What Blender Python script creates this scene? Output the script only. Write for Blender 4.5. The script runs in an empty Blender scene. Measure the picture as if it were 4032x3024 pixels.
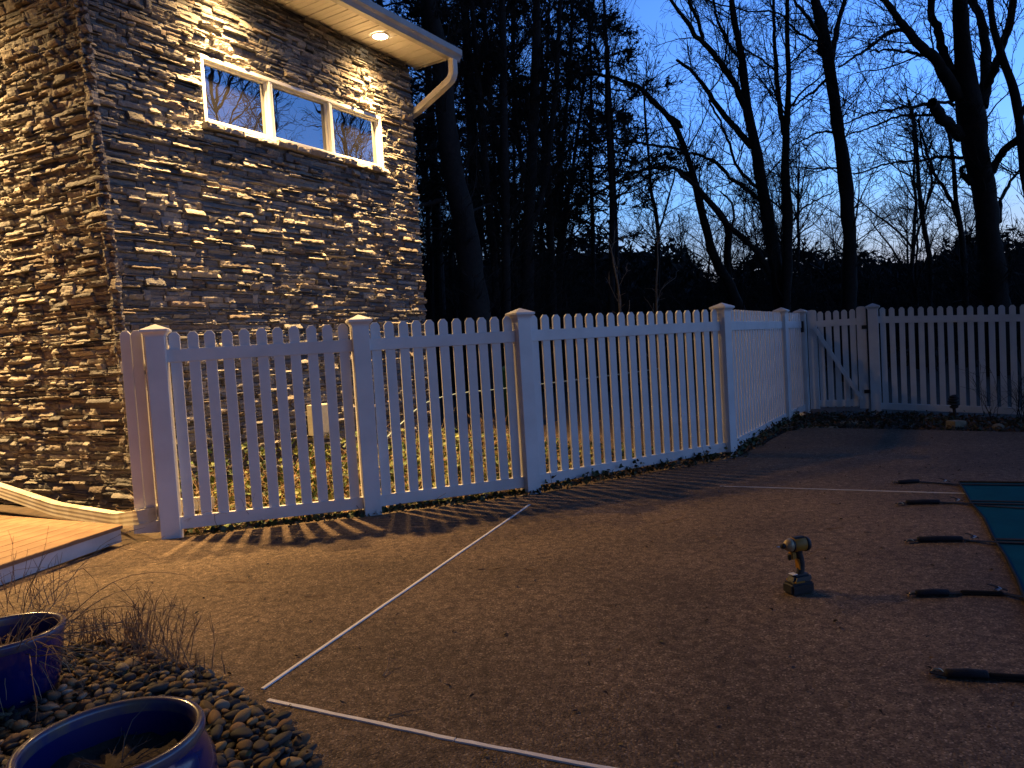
import bpy, bmesh, math, random
import numpy as np
from mathutils import Vector, Matrix, noise as mnoise
R = random.Random(11); NR = np.random.RandomState(7)
sc = bpy.context.scene
col = sc.collection
PI = math.pi

# ------------------------------------------------------------------ camera
F_PX, PITCH, ROLL, EYE = 2899.0, 0.0462159, -0.0617003, 1.1849
cp, sp_ = math.cos(PITCH), math.sin(PITCH)
FWD = np.array([0, cp, -sp_]); U0 = np.array([0, sp_, cp]); R0 = np.array([1., 0, 0])
RT = math.cos(ROLL)*R0 + math.sin(ROLL)*U0
UP = -math.sin(ROLL)*R0 + math.cos(ROLL)*U0
EYEP = np.array([0, 0, EYE])
cam_d = bpy.data.cameras.new('camera'); cam = bpy.data.objects.new('camera', cam_d); col.objects.link(cam)
cam_d.sensor_width = 36; cam_d.lens = F_PX/4032*36; cam_d.clip_start = .05; cam_d.clip_end = 600
M = Matrix(((RT[0], UP[0], -FWD[0], 0), (RT[1], UP[1], -FWD[1], 0), (RT[2], UP[2], -FWD[2], EYE), (0, 0, 0, 1)))
cam.matrix_world = M
sc.camera = cam

# ------------------------------------------------------------------ world: clear sky just after sunset
SKY_STRENGTH = 1.0
world = bpy.data.worlds.new('World'); sc.world = world; world.use_nodes = True
wn, wl = world.node_tree.nodes, world.node_tree.links
wn.clear()
w_out = wn.new('ShaderNodeOutputWorld'); w_bg = wn.new('ShaderNodeBackground')
w_tc = wn.new('ShaderNodeTexCoord'); w_sep = wn.new('ShaderNodeSeparateXYZ'); w_rmp = wn.new('ShaderNodeValToRGB')
wl.new(w_tc.outputs['Generated'], w_sep.inputs[0]); wl.new(w_sep.outputs['Z'], w_rmp.inputs[0])
cr = w_rmp.color_ramp
SKY = [(0.0, (.24, .19, .19)), (.05, (.30, .26, .28)), (.10, (.24, .31, .42)), (.17, (.15, .34, .68)), (.27, (.095, .27, .76)),
       (.40, (.07, .21, .66)), (.50, (.025, .08, .27)), (.66, (.006, .022, .085)), (1.0, (.003, .010, .04))]
cr.elements[0].position = SKY[0][0]; cr.elements[0].color = (*SKY[0][1], 1)
cr.elements[1].position = SKY[-1][0]; cr.elements[1].color = (*SKY[-1][1], 1)
for p_, c_ in SKY[1:-1]:
    e_ = cr.elements.new(p_); e_.color = (*c_, 1)
wl.new(w_rmp.outputs[0], w_bg.inputs[0])
# the afterglow lies to the right; the sky opposite is already dark
w_dot = wn.new('ShaderNodeVectorMath'); w_dot.operation = 'DOT_PRODUCT'; w_dot.inputs[1].default_value = (.94, .34, 0)
wl.new(w_tc.outputs['Generated'], w_dot.inputs[0])
w_map = wn.new('ShaderNodeMapRange'); w_map.inputs['From Min'].default_value = -.60; w_map.inputs['From Max'].default_value = 1.0
w_map.inputs['To Min'].default_value = .08; w_map.inputs['To Max'].default_value = 2.3; w_map.interpolation_type = 'SMOOTHSTEP'
wl.new(w_dot.outputs['Value'], w_map.inputs['Value']); wl.new(w_map.outputs[0], w_bg.inputs[1])
wl.new(w_bg.outputs[0], w_out.inputs[0])
sc.view_settings.view_transform = 'Standard'; sc.view_settings.look = 'None'
sc.view_settings.gamma = 1; sc.view_settings.use_curve_mapping = False; sc.view_settings.exposure = 0.0
LAMP_W = 1500; LAMP_COL = (1.0, .61, .235)

# ------------------------------------------------------------------ measuring helpers
def ray(x, y): return FWD + RT*(x-2016)/F_PX - UP*(y-1512)/F_PX
def G(x, y, z=0.0):
    d = ray(x, y); return EYEP + d*((z-EYE)/d[2])
def D(x, y, dist): return EYEP + ray(x, y)*dist
HC = np.array([-3.312, 6.372, 0.0])                      # house corner at ground
HU = np.array([.52498, .85112, 0.0]); HN = np.array([.85112, -.52498, 0.0])
th = math.radians(95); HW = np.array([HU[0]*math.cos(th)-HU[1]*math.sin(th), HU[0]*math.sin(th)+HU[1]*math.cos(th), 0])
HM = np.array([-HW[1]*-1, HW[0]*-1, 0])                  # placeholder, fixed below
HM = np.array([HW[1], -HW[0], 0]);
if HM[1] > 0: HM = -HM                                    # outward normal of the left wall (faces the camera)
def Wl(x, y, off=0.0):
    d = ray(x, y); t = ((HC+off*HN-EYEP) @ HN)/(d @ HN); P = EYEP+t*d; return (P-HC) @ HU, P[2]
def Ll(x, y, off=0.0):
    d = ray(x, y); t = ((HC+off*HM-EYEP) @ HM)/(d @ HM); return EYEP+t*d
def HP(s, out, z): return HC + HU*s + HN*out + np.array([0, 0, z])
def LP(s, out, z): return HC + HW*s + HM*out + np.array([0, 0, z])

# ------------------------------------------------------------------ materials
def mat(name, color, rough=.7, var=None, scale=8, bump=0, bscale=40, spec=.5, metal=0, attr=None, coat=0, stretch=None, detail=6, var2=None, scale2=1.2):
    m = bpy.data.materials.new(name); m.use_nodes = True; n, l = m.node_tree.nodes, m.node_tree.links
    b = n['Principled BSDF']; b.inputs['Base Color'].default_value = (*color, 1); b.inputs['Roughness'].default_value = rough
    b.inputs['Specular IOR Level'].default_value = spec; b.inputs['Metallic'].default_value = metal
    if coat: b.inputs['Coat Weight'].default_value = coat; b.inputs['Coat Roughness'].default_value = .08
    tc = n.new('ShaderNodeTexCoord'); mp = n.new('ShaderNodeMapping'); l.new(tc.outputs['Object'], mp.inputs[0])
    if stretch: mp.inputs['Scale'].default_value = stretch
    src = None
    if var:
        nz = n.new('ShaderNodeTexNoise'); nz.inputs['Scale'].default_value = scale; nz.inputs['Detail'].default_value = detail
        l.new(mp.outputs[0], nz.inputs['Vector'])
        rp = n.new('ShaderNodeValToRGB'); rp.color_ramp.elements[0].position = .33; rp.color_ramp.elements[1].position = .67
        rp.color_ramp.elements[0].color = (*color, 1); rp.color_ramp.elements[1].color = (*var, 1)
        l.new(nz.outputs['Fac'], rp.inputs[0]); src = rp.outputs[0]
    if var2:
        nz = n.new('ShaderNodeTexNoise'); nz.inputs['Scale'].default_value = scale2; nz.inputs['Detail'].default_value = 5
        l.new(mp.outputs[0], nz.inputs['Vector'])
        rp = n.new('ShaderNodeValToRGB'); rp.color_ramp.elements[0].position = .35; rp.color_ramp.elements[1].position = .7
        rp.color_ramp.elements[0].color = (1, 1, 1, 1); rp.color_ramp.elements[1].color = (*var2, 1)
        l.new(nz.outputs['Fac'], rp.inputs[0])
        mx = n.new('ShaderNodeMixRGB'); mx.blend_type = 'MULTIPLY'; mx.inputs[0].default_value = 1
        if src: l.new(src, mx.inputs[1])
        else: mx.inputs[1].default_value = (*color, 1)
        l.new(rp.outputs[0], mx.inputs[2]); src = mx.outputs[0]
    if attr:
        at = n.new('ShaderNodeAttribute'); at.attribute_name = attr
        if src:
            mx = n.new('ShaderNodeMixRGB'); mx.blend_type = 'MULTIPLY'; mx.inputs[0].default_value = 1
            l.new(src, mx.inputs[1]); l.new(at.outputs['Color'], mx.inputs[2]); src = mx.outputs[0]
        else: src = at.outputs['Color']
    if src: l.new(src, b.inputs['Base Color'])
    if bump:
        nb = n.new('ShaderNodeTexNoise'); nb.inputs['Scale'].default_value = bscale; nb.inputs['Detail'].default_value = 8
        l.new(mp.outputs[0], nb.inputs['Vector']); bp = n.new('ShaderNodeBump'); bp.inputs['Strength'].default_value = min(1, bump)
        bp.inputs['Distance'].default_value = .01*max(1, bump); l.new(nb.outputs['Fac'], bp.inputs['Height']); l.new(bp.outputs[0], b.inputs['Normal'])
    return m

m_stone = mat('ledge_stone', (.80, .80, .80), .85, var=(1.0, .97, .93), scale=30, bump=.9, bscale=90, attr='tint', spec=.3)
m_mortar = mat('dark_mortar', (.06, .055, .05), .95, bump=.5)  # wall cores behind the stones, in the mortar's own dark grey-brown
m_vinyl = mat('white_vinyl', (.80, .79, .78), .38, var=(.74, .73, .72), scale=3, bump=.06, bscale=120, var2=(.86, .85, .84), scale2=4)
m_soffit = mat('soffit_vinyl', (.72, .68, .60), .5, var=(.68, .64, .56), scale=4)
m_gutter = mat('gutter_enamel', (.44, .43, .41), .45, var=(.38, .37, .35), scale=6, var2=(.85, .82, .78), scale2=4)
m_spout = mat('downspout_enamel', (.74, .69, .58), .42, var=(.66, .61, .50), scale=9, var2=(.8, .74, .64), scale2=6)
m_frame = mat('window_vinyl', (.66, .65, .62), .4, var=(.60, .59, .56), scale=5)
m_roof = mat('roof_shingle', (.05, .05, .05), .9, bump=.6)
m_steel = mat('zinc_hardware', (.55, .55, .55), .3, metal=1)
m_brass = mat('brass_anchor', (.75, .5, .28), .3, metal=1)
m_black = mat('black_plastic', (.012, .012, .014), .45, var=(.02, .02, .022), scale=30)
m_gunm = mat('black_rubber', (.02, .02, .022), .6, bump=.3)
m_yel = mat('yellow_plastic', (.40, .19, .015), .6, var=(.33, .15, .012), scale=40)
m_nose = mat('nose_casting', (.42, .33, .20), .45, metal=.3)
m_label = mat('white_label', (.8, .8, .8), .5)
m_web = mat('black_webbing', (.003, .003, .005), .9, bump=.4, bscale=300)
m_sleeve = mat('navy_sleeve', (.003, .004, .010), .75, bump=.4, bscale=200)
m_deck = mat('deck_board_wood', (.30, .17, .085), .65, var=(.22, .12, .055), scale=5, stretch=(1, 1, 1), bump=.3, bscale=30, var2=(.75, .72, .7), scale2=9)
m_fascia = mat('deck_fascia_board', (.66, .63, .60), .55, var=(.58, .55, .52), scale=7, var2=(.7, .66, .62), scale2=3)
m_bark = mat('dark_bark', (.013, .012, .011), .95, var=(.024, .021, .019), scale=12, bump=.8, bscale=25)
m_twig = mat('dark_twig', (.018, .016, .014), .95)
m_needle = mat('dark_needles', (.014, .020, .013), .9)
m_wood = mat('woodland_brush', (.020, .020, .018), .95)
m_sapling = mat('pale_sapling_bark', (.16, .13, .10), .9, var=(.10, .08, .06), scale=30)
m_dry = mat('dry_stem', (.30, .19, .10), .85, var=(.16, .09, .05), scale=60)
m_straw = mat('pale_straw', (.50, .36, .20), .85, var=(.35, .22, .12), scale=60)
m_leaf = mat('leaf_tinted', (1, 1, 1), .55, var=(.8, .8, .8), scale=60, attr='tint', spec=.4)
m_soil = mat('garden_soil', (.045, .032, .022), .95, var=(.09, .06, .038), scale=14, bump=1.0, bscale=30)
m_pot = mat('blue_glaze', (.003, .008, .075), .2, var=(.004, .013, .13), scale=3, coat=.6, bump=.08, bscale=18)
m_potin = mat('blue_glaze_inside', (.005, .010, .10), .3)
m_rim = mat('worn_rim_glaze', (.16, .12, .10), .22, var=(.05, .05, .14), scale=16, coat=.4)
m_peb = mat('river_pebble', (1, .94, .85), .75, var=(.62, .56, .48), scale=35, attr='tint', spec=.2)
m_strip = mat('white_joint_strip', (.86, .84, .82), .5, var=(.76, .73, .70), scale=14)
m_cover = mat('pool_cover_mesh', (.003, .085, .15), 1.0, var=(.003, .068, .125), scale=6, bump=.2, bscale=400, spec=.05)
m_box = mat('utility_box_paint', (.55, .52, .42), .5, var=(.46, .43, .34), scale=20)
m_hose = mat('pale_hose', (.25, .34, .34), .45)
m_green = mat('dark_green_plastic', (.006, .040, .034), .5)
m_ornam = mat('dark_cast_stone', (.025, .022, .024), .8, bump=.5)
m_block = mat('tan_block', (.32, .27, .18), .9, var=(.22, .18, .12), scale=18, bump=.5)
m_latch = mat('black_gate_hardware', (.015, .015, .015), .4)

def patio_material():
    m = bpy.data.materials.new('exposed_aggregate'); m.use_nodes = True; n, l = m.node_tree.nodes, m.node_tree.links
    b = n['Principled BSDF']; b.inputs['Roughness'].default_value = .8; b.inputs['Specular IOR Level'].default_value = .35
    tc = n.new('ShaderNodeTexCoord')
    vo = n.new('ShaderNodeTexVoronoi'); vo.inputs['Scale'].default_value = 165; l.new(tc.outputs['Object'], vo.inputs['Vector'])
    rp = n.new('ShaderNodeValToRGB'); e = rp.color_ramp
    e.elements[0].position = 0; e.elements[0].color = (.075, .046, .028, 1); e.elements[1].position = 1; e.elements[1].color = (.62, .48, .34, 1)
    for p, c in ((.25, (.30, .21, .13, 1)), (.5, (.15, .10, .064, 1)), (.72, (.27, .185, .12, 1)), (.9, (.37, .26, .17, 1))):
        q = e.elements.new(p); q.color = c
    sx = n.new('ShaderNodeSeparateColor'); l.new(vo.outputs['Color'], sx.inputs[0]); l.new(sx.outputs[0], rp.inputs[0])
    n1 = n.new('ShaderNodeTexNoise'); n1.inputs['Scale'].default_value = 1.1; n1.inputs['Detail'].default_value = 7; l.new(tc.outputs['Object'], n1.inputs['Vector'])
    r1 = n.new('ShaderNodeValToRGB'); r1.color_ramp.elements[0].position = .3; r1.color_ramp.elements[1].position = .72
    r1.color_ramp.elements[0].color = (.50, .48, .46, 1); r1.color_ramp.elements[1].color = (1.0, .97, .93, 1); l.new(n1.outputs['Fac'], r1.inputs[0])
    n3 = n.new('ShaderNodeTexNoise'); n3.inputs['Scale'].default_value = 22; n3.inputs['Detail'].default_value = 6; l.new(tc.outputs['Object'], n3.inputs['Vector'])
    r3 = n.new('ShaderNodeValToRGB'); r3.color_ramp.elements[0].position = .3; r3.color_ramp.elements[1].position = .65
    r3.color_ramp.elements[0].color = (.45, .43, .42, 1); r3.color_ramp.elements[1].color = (1.05, 1.05, 1.05, 1); l.new(n3.outputs['Fac'], r3.inputs[0])
    m1 = n.new('ShaderNodeMixRGB'); m1.blend_type = 'MULTIPLY'; m1.inputs[0].default_value = 1
    m2 = n.new('ShaderNodeMixRGB'); m2.blend_type = 'MULTIPLY'; m2.inputs[0].default_value = 1
    l.new(rp.outputs[0], m1.inputs[1]); l.new(r1.outputs[0], m1.inputs[2]); l.new(m1.outputs[0], m2.inputs[1]); l.new(r3.outputs[0], m2.inputs[2])
    l.new(m2.outputs[0], b.inputs['Base Color'])
    n2 = n.new('ShaderNodeTexNoise'); n2.inputs['Scale'].default_value = 80; n2.inputs['Detail'].default_value = 6; l.new(tc.outputs['Object'], n2.inputs['Vector'])
    ad = n.new('ShaderNodeMath'); ad.operation = 'SUBTRACT'; l.new(n2.outputs['Fac'], ad.inputs[0]); l.new(vo.outputs['Distance'], ad.inputs[1])
    bp = n.new('ShaderNodeBump'); bp.inputs['Strength'].default_value = .8; bp.inputs['Distance'].default_value = .005
    l.new(ad.outputs[0], bp.inputs['Height']); l.new(bp.outputs[0], b.inputs['Normal'])
    return m
m_patio = patio_material()
def glass_material():
    m = bpy.data.materials.new('window_glass'); m.use_nodes = True; n, l = m.node_tree.nodes, m.node_tree.links
    n.remove(n['Principled BSDF']); out = n['Material Output']
    g = n.new('ShaderNodeBsdfGlossy'); g.inputs['Roughness'].default_value = .0; g.inputs['Color'].default_value = (.95, .97, 1, 1)
    d = n.new('ShaderNodeBsdfDiffuse'); d.inputs['Color'].default_value = (.012, .012, .014, 1)
    nz = n.new('ShaderNodeTexNoise'); nz.inputs['Scale'].default_value = 2.0; tc = n.new('ShaderNodeTexCoord'); l.new(tc.outputs['Object'], nz.inputs['Vector'])
    bp = n.new('ShaderNodeBump'); bp.inputs['Strength'].default_value = .05; bp.inputs['Distance'].default_value = .03
    l.new(nz.outputs['Fac'], bp.inputs['Height']); l.new(bp.outputs[0], g.inputs['Normal'])
    mx = n.new('ShaderNodeMixShader'); mx.inputs[0].default_value = .30
    l.new(d.outputs[0], mx.inputs[1]); l.new(g.outputs[0], mx.inputs[2]); l.new(mx.outputs[0], out.inputs[0])
    return m
m_glass = glass_material()
m_lens = bpy.data.materials.new('lit_lamp_lens'); m_lens.use_nodes = True
_b = m_lens.node_tree.nodes['Principled BSDF']; _b.inputs['Emission Color'].default_value = (1, .78, .5, 1); _b.inputs['Emission Strength'].default_value = 30

# ------------------------------------------------------------------ mesh helpers
def np_mesh(name, V, Fs, tint=None, smooth=False):
    me = bpy.data.meshes.new(name); V = np.asarray(V, dtype=np.float32).reshape(-1, 3)
    Fs = [np.asarray(f, dtype=np.int32) for f in Fs if len(f)]
    me.vertices.add(len(V)); me.vertices.foreach_set('co', V.ravel())
    idx = np.concatenate([f.ravel() for f in Fs]); st = []; o = 0
    for f in Fs:
        st.append(o+np.arange(len(f))*f.shape[1]); o += f.size
    st = np.concatenate(st).astype(np.int32)
    me.loops.add(len(idx)); me.loops.foreach_set('vertex_index', idx)
    me.polygons.add(len(st)); me.polygons.foreach_set('loop_start', st)
    me.polygons.foreach_set('use_smooth', np.full(len(st), smooth, dtype=bool))
    if tint is not None:
        a = me.color_attributes.new('tint', 'FLOAT_COLOR', 'POINT'); t = np.ones((len(V), 4), dtype=np.float32); t[:, :3] = tint
        a.data.foreach_set('color', t.ravel())
    me.update(calc_edges=True); me.validate()
    return me
def wpos(o):
    p = Vector((0, 0, 0))
    while o: p = p + o.location; o = o.parent
    return p
def obj(name, me, m=None, parent=None, loc=(0, 0, 0), rot=(0, 0, 0)):
    """loc is a world position; parents are never rotated while building"""
    o = bpy.data.objects.new(name, me); col.objects.link(o)
    if m and not me.materials: me.materials.append(m)
    o.rotation_euler = rot
    if parent: o.parent = parent; o.location = Vector(loc)-wpos(parent)
    else: o.location = loc
    return o
def empty(name, loc=(0, 0, 0)):
    o = bpy.data.objects.new(name, None); col.objects.link(o); o.location = loc; o.empty_display_size = .1; return o
def tag(o, label=None, cat=None, group=None, kind=None):
    if label: o['label'] = label
    if cat: o['category'] = cat
    if group: o['group'] = group
    if kind: o['kind'] = kind
    return o
def local(me, base):
    me.transform(Matrix.Translation(-Vector(base))); return me
def bm_mesh(name, bm, smooth=False):
    me = bpy.data.meshes.new(name); bm.to_mesh(me); bm.free()
    for p in me.polygons: p.use_smooth = smooth
    return me
def box_mesh(name, sx, sy, sz, bev=.003, origin=(0, 0, 0)):
    bm = bmesh.new(); bmesh.ops.create_cube(bm, size=1)
    for v in bm.verts: v.co = Vector((v.co.x*sx+origin[0], v.co.y*sy+origin[1], v.co.z*sz+origin[2]))
    if bev: bmesh.ops.bevel(bm, geom=bm.edges[:], offset=bev, segments=2, affect='EDGES', profile=.6)
    return bm_mesh(name, bm)
def prism_mesh(name, poly, y0, y1, bev=0):
    """polygon in x,z pushed from y0 to y1"""
    bm = bmesh.new(); vs = [bm.verts.new((x, y0, z)) for x, z in poly]; f = bm.faces.new(vs)
    r = bmesh.ops.extrude_face_region(bm, geom=[f]); 
    for v in r['geom']:
        if isinstance(v, bmesh.types.BMVert): v.co.y = y1
    bmesh.ops.recalc_face_normals(bm, faces=bm.faces[:])
    if bev: bmesh.ops.bevel(bm, geom=bm.edges[:], offset=bev, segments=1, affect='EDGES')
    return bm_mesh(name, bm)
def slab_mesh(name, pts, z0, z1):
    n = len(pts); V = [(p[0], p[1], z0) for p in pts]+[(p[0], p[1], z1) for p in pts]
    bm = bmesh.new(); vs = [bm.verts.new(v) for v in V]
    bm.faces.new(vs[:n][::-1]); bm.faces.new(vs[n:])
    for i in range(n): bm.faces.new((vs[i], vs[(i+1) % n], vs[n+(i+1) % n], vs[n+i]))
    bmesh.ops.recalc_face_normals(bm, faces=bm.faces[:]); return bm_mesh(name, bm)
def lathe_mesh(name, prof, seg=40, smooth=True):
    V = []; Fq = []
    for r, z in prof:
        for k in range(seg): V.append((r*math.cos(2*PI*k/seg), r*math.sin(2*PI*k/seg), z))
    for i in range(len(prof)-1):
        for k in range(seg): Fq.append((i*seg+k, i*seg+(k+1) % seg, (i+1)*seg+(k+1) % seg, (i+1)*seg+k))
    return np_mesh(name, V, [Fq], smooth=smooth)
def tubes(P, Rd, sides=3, base=0):
    """P [B,N,3], Rd [B,N] -> verts, quads"""
    P = np.asarray(P, float); Rd = np.asarray(Rd, float); B, N, _ = P.shape
    T = np.gradient(P, axis=1); T /= np.linalg.norm(T, axis=2, keepdims=True)+1e-9
    ref = np.where(np.abs(T[:, :1, 2:3]) > .8, np.array([[[1., 0, 0]]]), np.array([[[0, 0, 1.]]])); ref = np.broadcast_to(ref, T.shape)
    A = np.cross(T, ref); A /= np.linalg.norm(A, axis=2, keepdims=True)+1e-9; Bn = np.cross(T, A)
    ang = np.arange(sides)*2*PI/sides
    V = P[:, :, None, :] + Rd[:, :, None, None]*(A[:, :, None, :]*np.cos(ang)[None, None, :, None]+Bn[:, :, None, :]*np.sin(ang)[None, None, :, None])
    idx = np.arange(B*N*sides).reshape(B, N, sides)+base
    a = idx[:, :-1, :]; b = np.roll(a, -1, axis=2); c = idx[:, 1:, :]; d = np.roll(c, -1, axis=2)
    return V.reshape(-1, 3), np.stack([a, b, d, c], -1).reshape(-1, 4)
def tube_mesh(name, pts, rad, sides=8, smooth=True, sub=1):
    P = np.array(pts, float); rd = np.array(rad if hasattr(rad, '__len__') else [rad]*len(P), float)
    P, rd = resample(P, rd, sub)
    V, Q = tubes(P[None], rd[None], sides)
    caps = [tuple(range(sides))[::-1], tuple(len(V)-sides+k for k in range(sides))]
    return np_mesh(name, V, [Q, np.array(caps)], smooth=smooth)
def resample(P, rd, sub):
    if sub <= 1: return P, rd
    n = len(P); t = np.linspace(0, n-1, (n-1)*sub+1); out = []
    Pe = np.vstack([2*P[0]-P[1], P, 2*P[-1]-P[-2]])
    for x in t:
        i = min(int(x), n-2); u = x-i; p0, p1, p2, p3 = Pe[i], Pe[i+1], Pe[i+2], Pe[i+3]
        out.append(.5*((2*p1)+(-p0+p2)*u+(2*p0-5*p1+4*p2-p3)*u*u+(-p0+3*p1-3*p2+p3)*u**3))
    return np.array(out), np.interp(t, np.arange(n), rd)
def rect_sweep(name, pts, side, up, w, h, rib=0):
    """rectangular pipe: pts path, side vector constant; rounded corners and ribs by profile"""
    P = np.array(pts, float); V = []; prof = []
    nr = 6
    for i in range(nr+1): prof.append((-.5+i/nr, .5-(rib if i % 2 else 0)))
    for i in range(nr+1): prof.append((.5, .5-i/nr) if not rib or i % 2 == 0 else (.5-rib, .5-i/nr))
    for i in range(nr+1): prof.append((.5-i/nr, -.5+(rib if i % 2 else 0)))
    for i in range(nr+1): prof.append((-.5, -.5+i/nr) if not rib or i % 2 == 0 else (-.5+rib, -.5+i/nr))
    k = len(prof)
    for i, p in enumerate(P):
        t = P[min(i+1, len(P)-1)]-P[max(i-1, 0)]; t = t/np.linalg.norm(t)
        s = np.array(side, float); s = s-t*(s@t); s /= np.linalg.norm(s); u_ = np.cross(s, t)
        for a, b in prof: V.append(p+s*a*w+u_*b*h)
    Q = [(i*k+j, i*k+(j+1) % k, (i+1)*k+(j+1) % k, (i+1)*k+j) for i in range(len(P)-1) for j in range(k)]
    return np_mesh(name, V, [Q])
def rounded_path(pts, r=.12, n=5):
    P = [np.array(p, float) for p in pts]; out = [P[0]]
    for i in range(1, len(P)-1):
        a = P[i]+(P[i-1]-P[i])/np.linalg.norm(P[i-1]-P[i])*r; b = P[i]+(P[i+1]-P[i])/np.linalg.norm(P[i+1]-P[i])*r
        for t in np.linspace(0, 1, n): out.append((1-t)**2*a+2*t*(1-t)*P[i]+t*t*b)
    out.append(P[-1]); return out

# ------------------------------------------------------------------ leaves (tinted quads, bent)
def leaves(n, posf, size, colors, flat=.5, shape='ivy'):
    P = posf(n); s = NR.uniform(size[0], size[1], n)
    yaw = NR.uniform(0, 2*PI, n); nz = NR.uniform(flat, 1, n); a2 = NR.uniform(0, 2*PI, n)
    Nn = np.stack([np.sqrt(1-nz**2)*np.cos(a2), np.sqrt(1-nz**2)*np.sin(a2), nz], 1)
    X = np.stack([np.cos(yaw), np.sin(yaw), np.zeros(n)], 1); X -= Nn*(X*Nn).sum(1, keepdims=True); X /= np.linalg.norm(X, axis=1, keepdims=True)
    Y = np.cross(Nn, X)
    if shape == 'ivy': prof = [(-.5, 0, 0), (-.42, .35, .10), (-.05, .5, .14), (.1, .22, .05), (.55, 0, -.08), (.1, -.22, .05), (-.05, -.5, .14), (-.42, -.35, .10)]
    else: prof = [(-.5, 0, .05), (-.2, .22, .14), (.2, .2, .10), (.5, 0, -.02), (.2, -.2, .12), (-.2, -.22, .10)]
    k = len(prof); V = np.stack([P+s[:, None]*(X*a+Y*b+Nn*c*NR.uniform(.3, 2.0, (n, 1))) for a, b, c in prof], 1)
    ctr = P[:, None, :]; V = np.concatenate([V, ctr], 1)
    base = np.arange(n)[:, None]*(k+1); T = []
    for i in range(k): T.append(np.concatenate([base+i, base+(i+1) % k, base+k], 1))
    C = np.array(colors)[NR.randint(0, len(colors), n)]*NR.uniform(.6, 1.25, (n, 1))
    return V.reshape(-1, 3), np.concatenate(T), np.repeat(C, k+1, axis=0)
def curved(starts, dirs, lens, segs, wob, grav=0.0, rad0=.004, rad1=.001, tip=None):
    B = len(starts); P = np.zeros((B, segs+1, 3)); P[:, 0] = starts; d = dirs/np.linalg.norm(dirs, axis=1, keepdims=True)
    for i in range(segs):
        d = d+NR.normal(0, wob, (B, 3))+np.array([0, 0, grav]); d /= np.linalg.norm(d, axis=1, keepdims=True)
        P[:, i+1] = P[:, i]+d*(lens/segs)[:, None]
    t = np.linspace(0, 1, segs+1)[None]; r0 = np.broadcast_to(np.asarray(rad0), (B,))[:, None]; r1 = np.broadcast_to(np.asarray(rad1), (B,))[:, None]
    return P, r0*(1-t)+r1*t

# ================================================================== GROUND
def gz(x, y):
    s = np.clip((x-5.0)/1.6, 0, 1)*np.clip((y-7.6)/1.2, 0, 1); return -.035-.10*s
xs = np.concatenate([np.linspace(-90, -12, 12), np.linspace(-11, 11, 67), np.linspace(12, 90, 12)]); ys = np.concatenate([np.linspace(-40, -6, 8), np.linspace(-5, 16, 64), np.linspace(17, 120, 20)])
XX, YY = np.meshgrid(xs, ys); ZZ = gz(XX, YY)+np.where(YY > 11, .05*np.sin(XX*.7)*np.cos(YY*.5), 0)*.3
V = np.stack([XX, YY, ZZ], -1).reshape(-1, 3); nx = len(xs); ii = np.arange(len(ys)-1)[:, None]*nx+np.arange(nx-1)[None]
obj('ground', np_mesh('ground', V, [np.stack([ii, ii+1, ii+nx+1, ii+nx], -1).reshape(-1, 4)], smooth=True), m_soil)['kind'] = 'structure'
PQ = [(-2.50, 5.24), (-1.13, 5.60), (.10, 6.06), (2.12, 7.31), (3.58, 9.68), (4.24, 10.70), (5.06, 10.24), (6.55, 9.44)]
patio = [(-2.74, 5.12), (-2.45, 5.17), (-1.10, 5.52), (.14, 5.96), (2.18, 7.20), (2.75, 8.05), (3.25, 8.80), (3.62, 9.06), (4.4, 8.45), (5.3, 7.63), (7.2, 6.2), (11, 3.4), (11, -4), (-6, -4), (-6, 2.3), (-3.5, 2.5), (-3.2, 3.9)]
obj('patio', slab_mesh('patio', patio, -.10, 0.0), m_patio)['kind'] = 'structure'
# distant rise behind the trees
V = []; nn = 120
for i in range(nn):
    az = math.radians(-75+150*i/(nn-1)); d = 62
    t_ = mnoise.noise(Vector((i*.35, 3, 0)))*.5+mnoise.noise(Vector((i*1.3, 9, 0)))*.25
    h_ = 4.9+t_*1.3+2.6*min(1, max(0, (.27-az)/.07))
    V += [(math.sin(az)*d, math.cos(az)*d, -1), (math.sin(az)*d, math.cos(az)*d, h_*1.15), (math.sin(az)*(d+40), math.cos(az)*(d+40), h_*1.1), (math.sin(az)*(d+40), math.cos(az)*(d+40), -1)]
Q = []
for i in range(nn-1):
    for k in range(4): Q.append((i*4+k, i*4+4+k, i*4+4+(k+1) % 4, i*4+(k+1) % 4))
obj('hill', np_mesh('hill', V, [Q], smooth=False), m_wood)['kind'] = 'structure'
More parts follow.
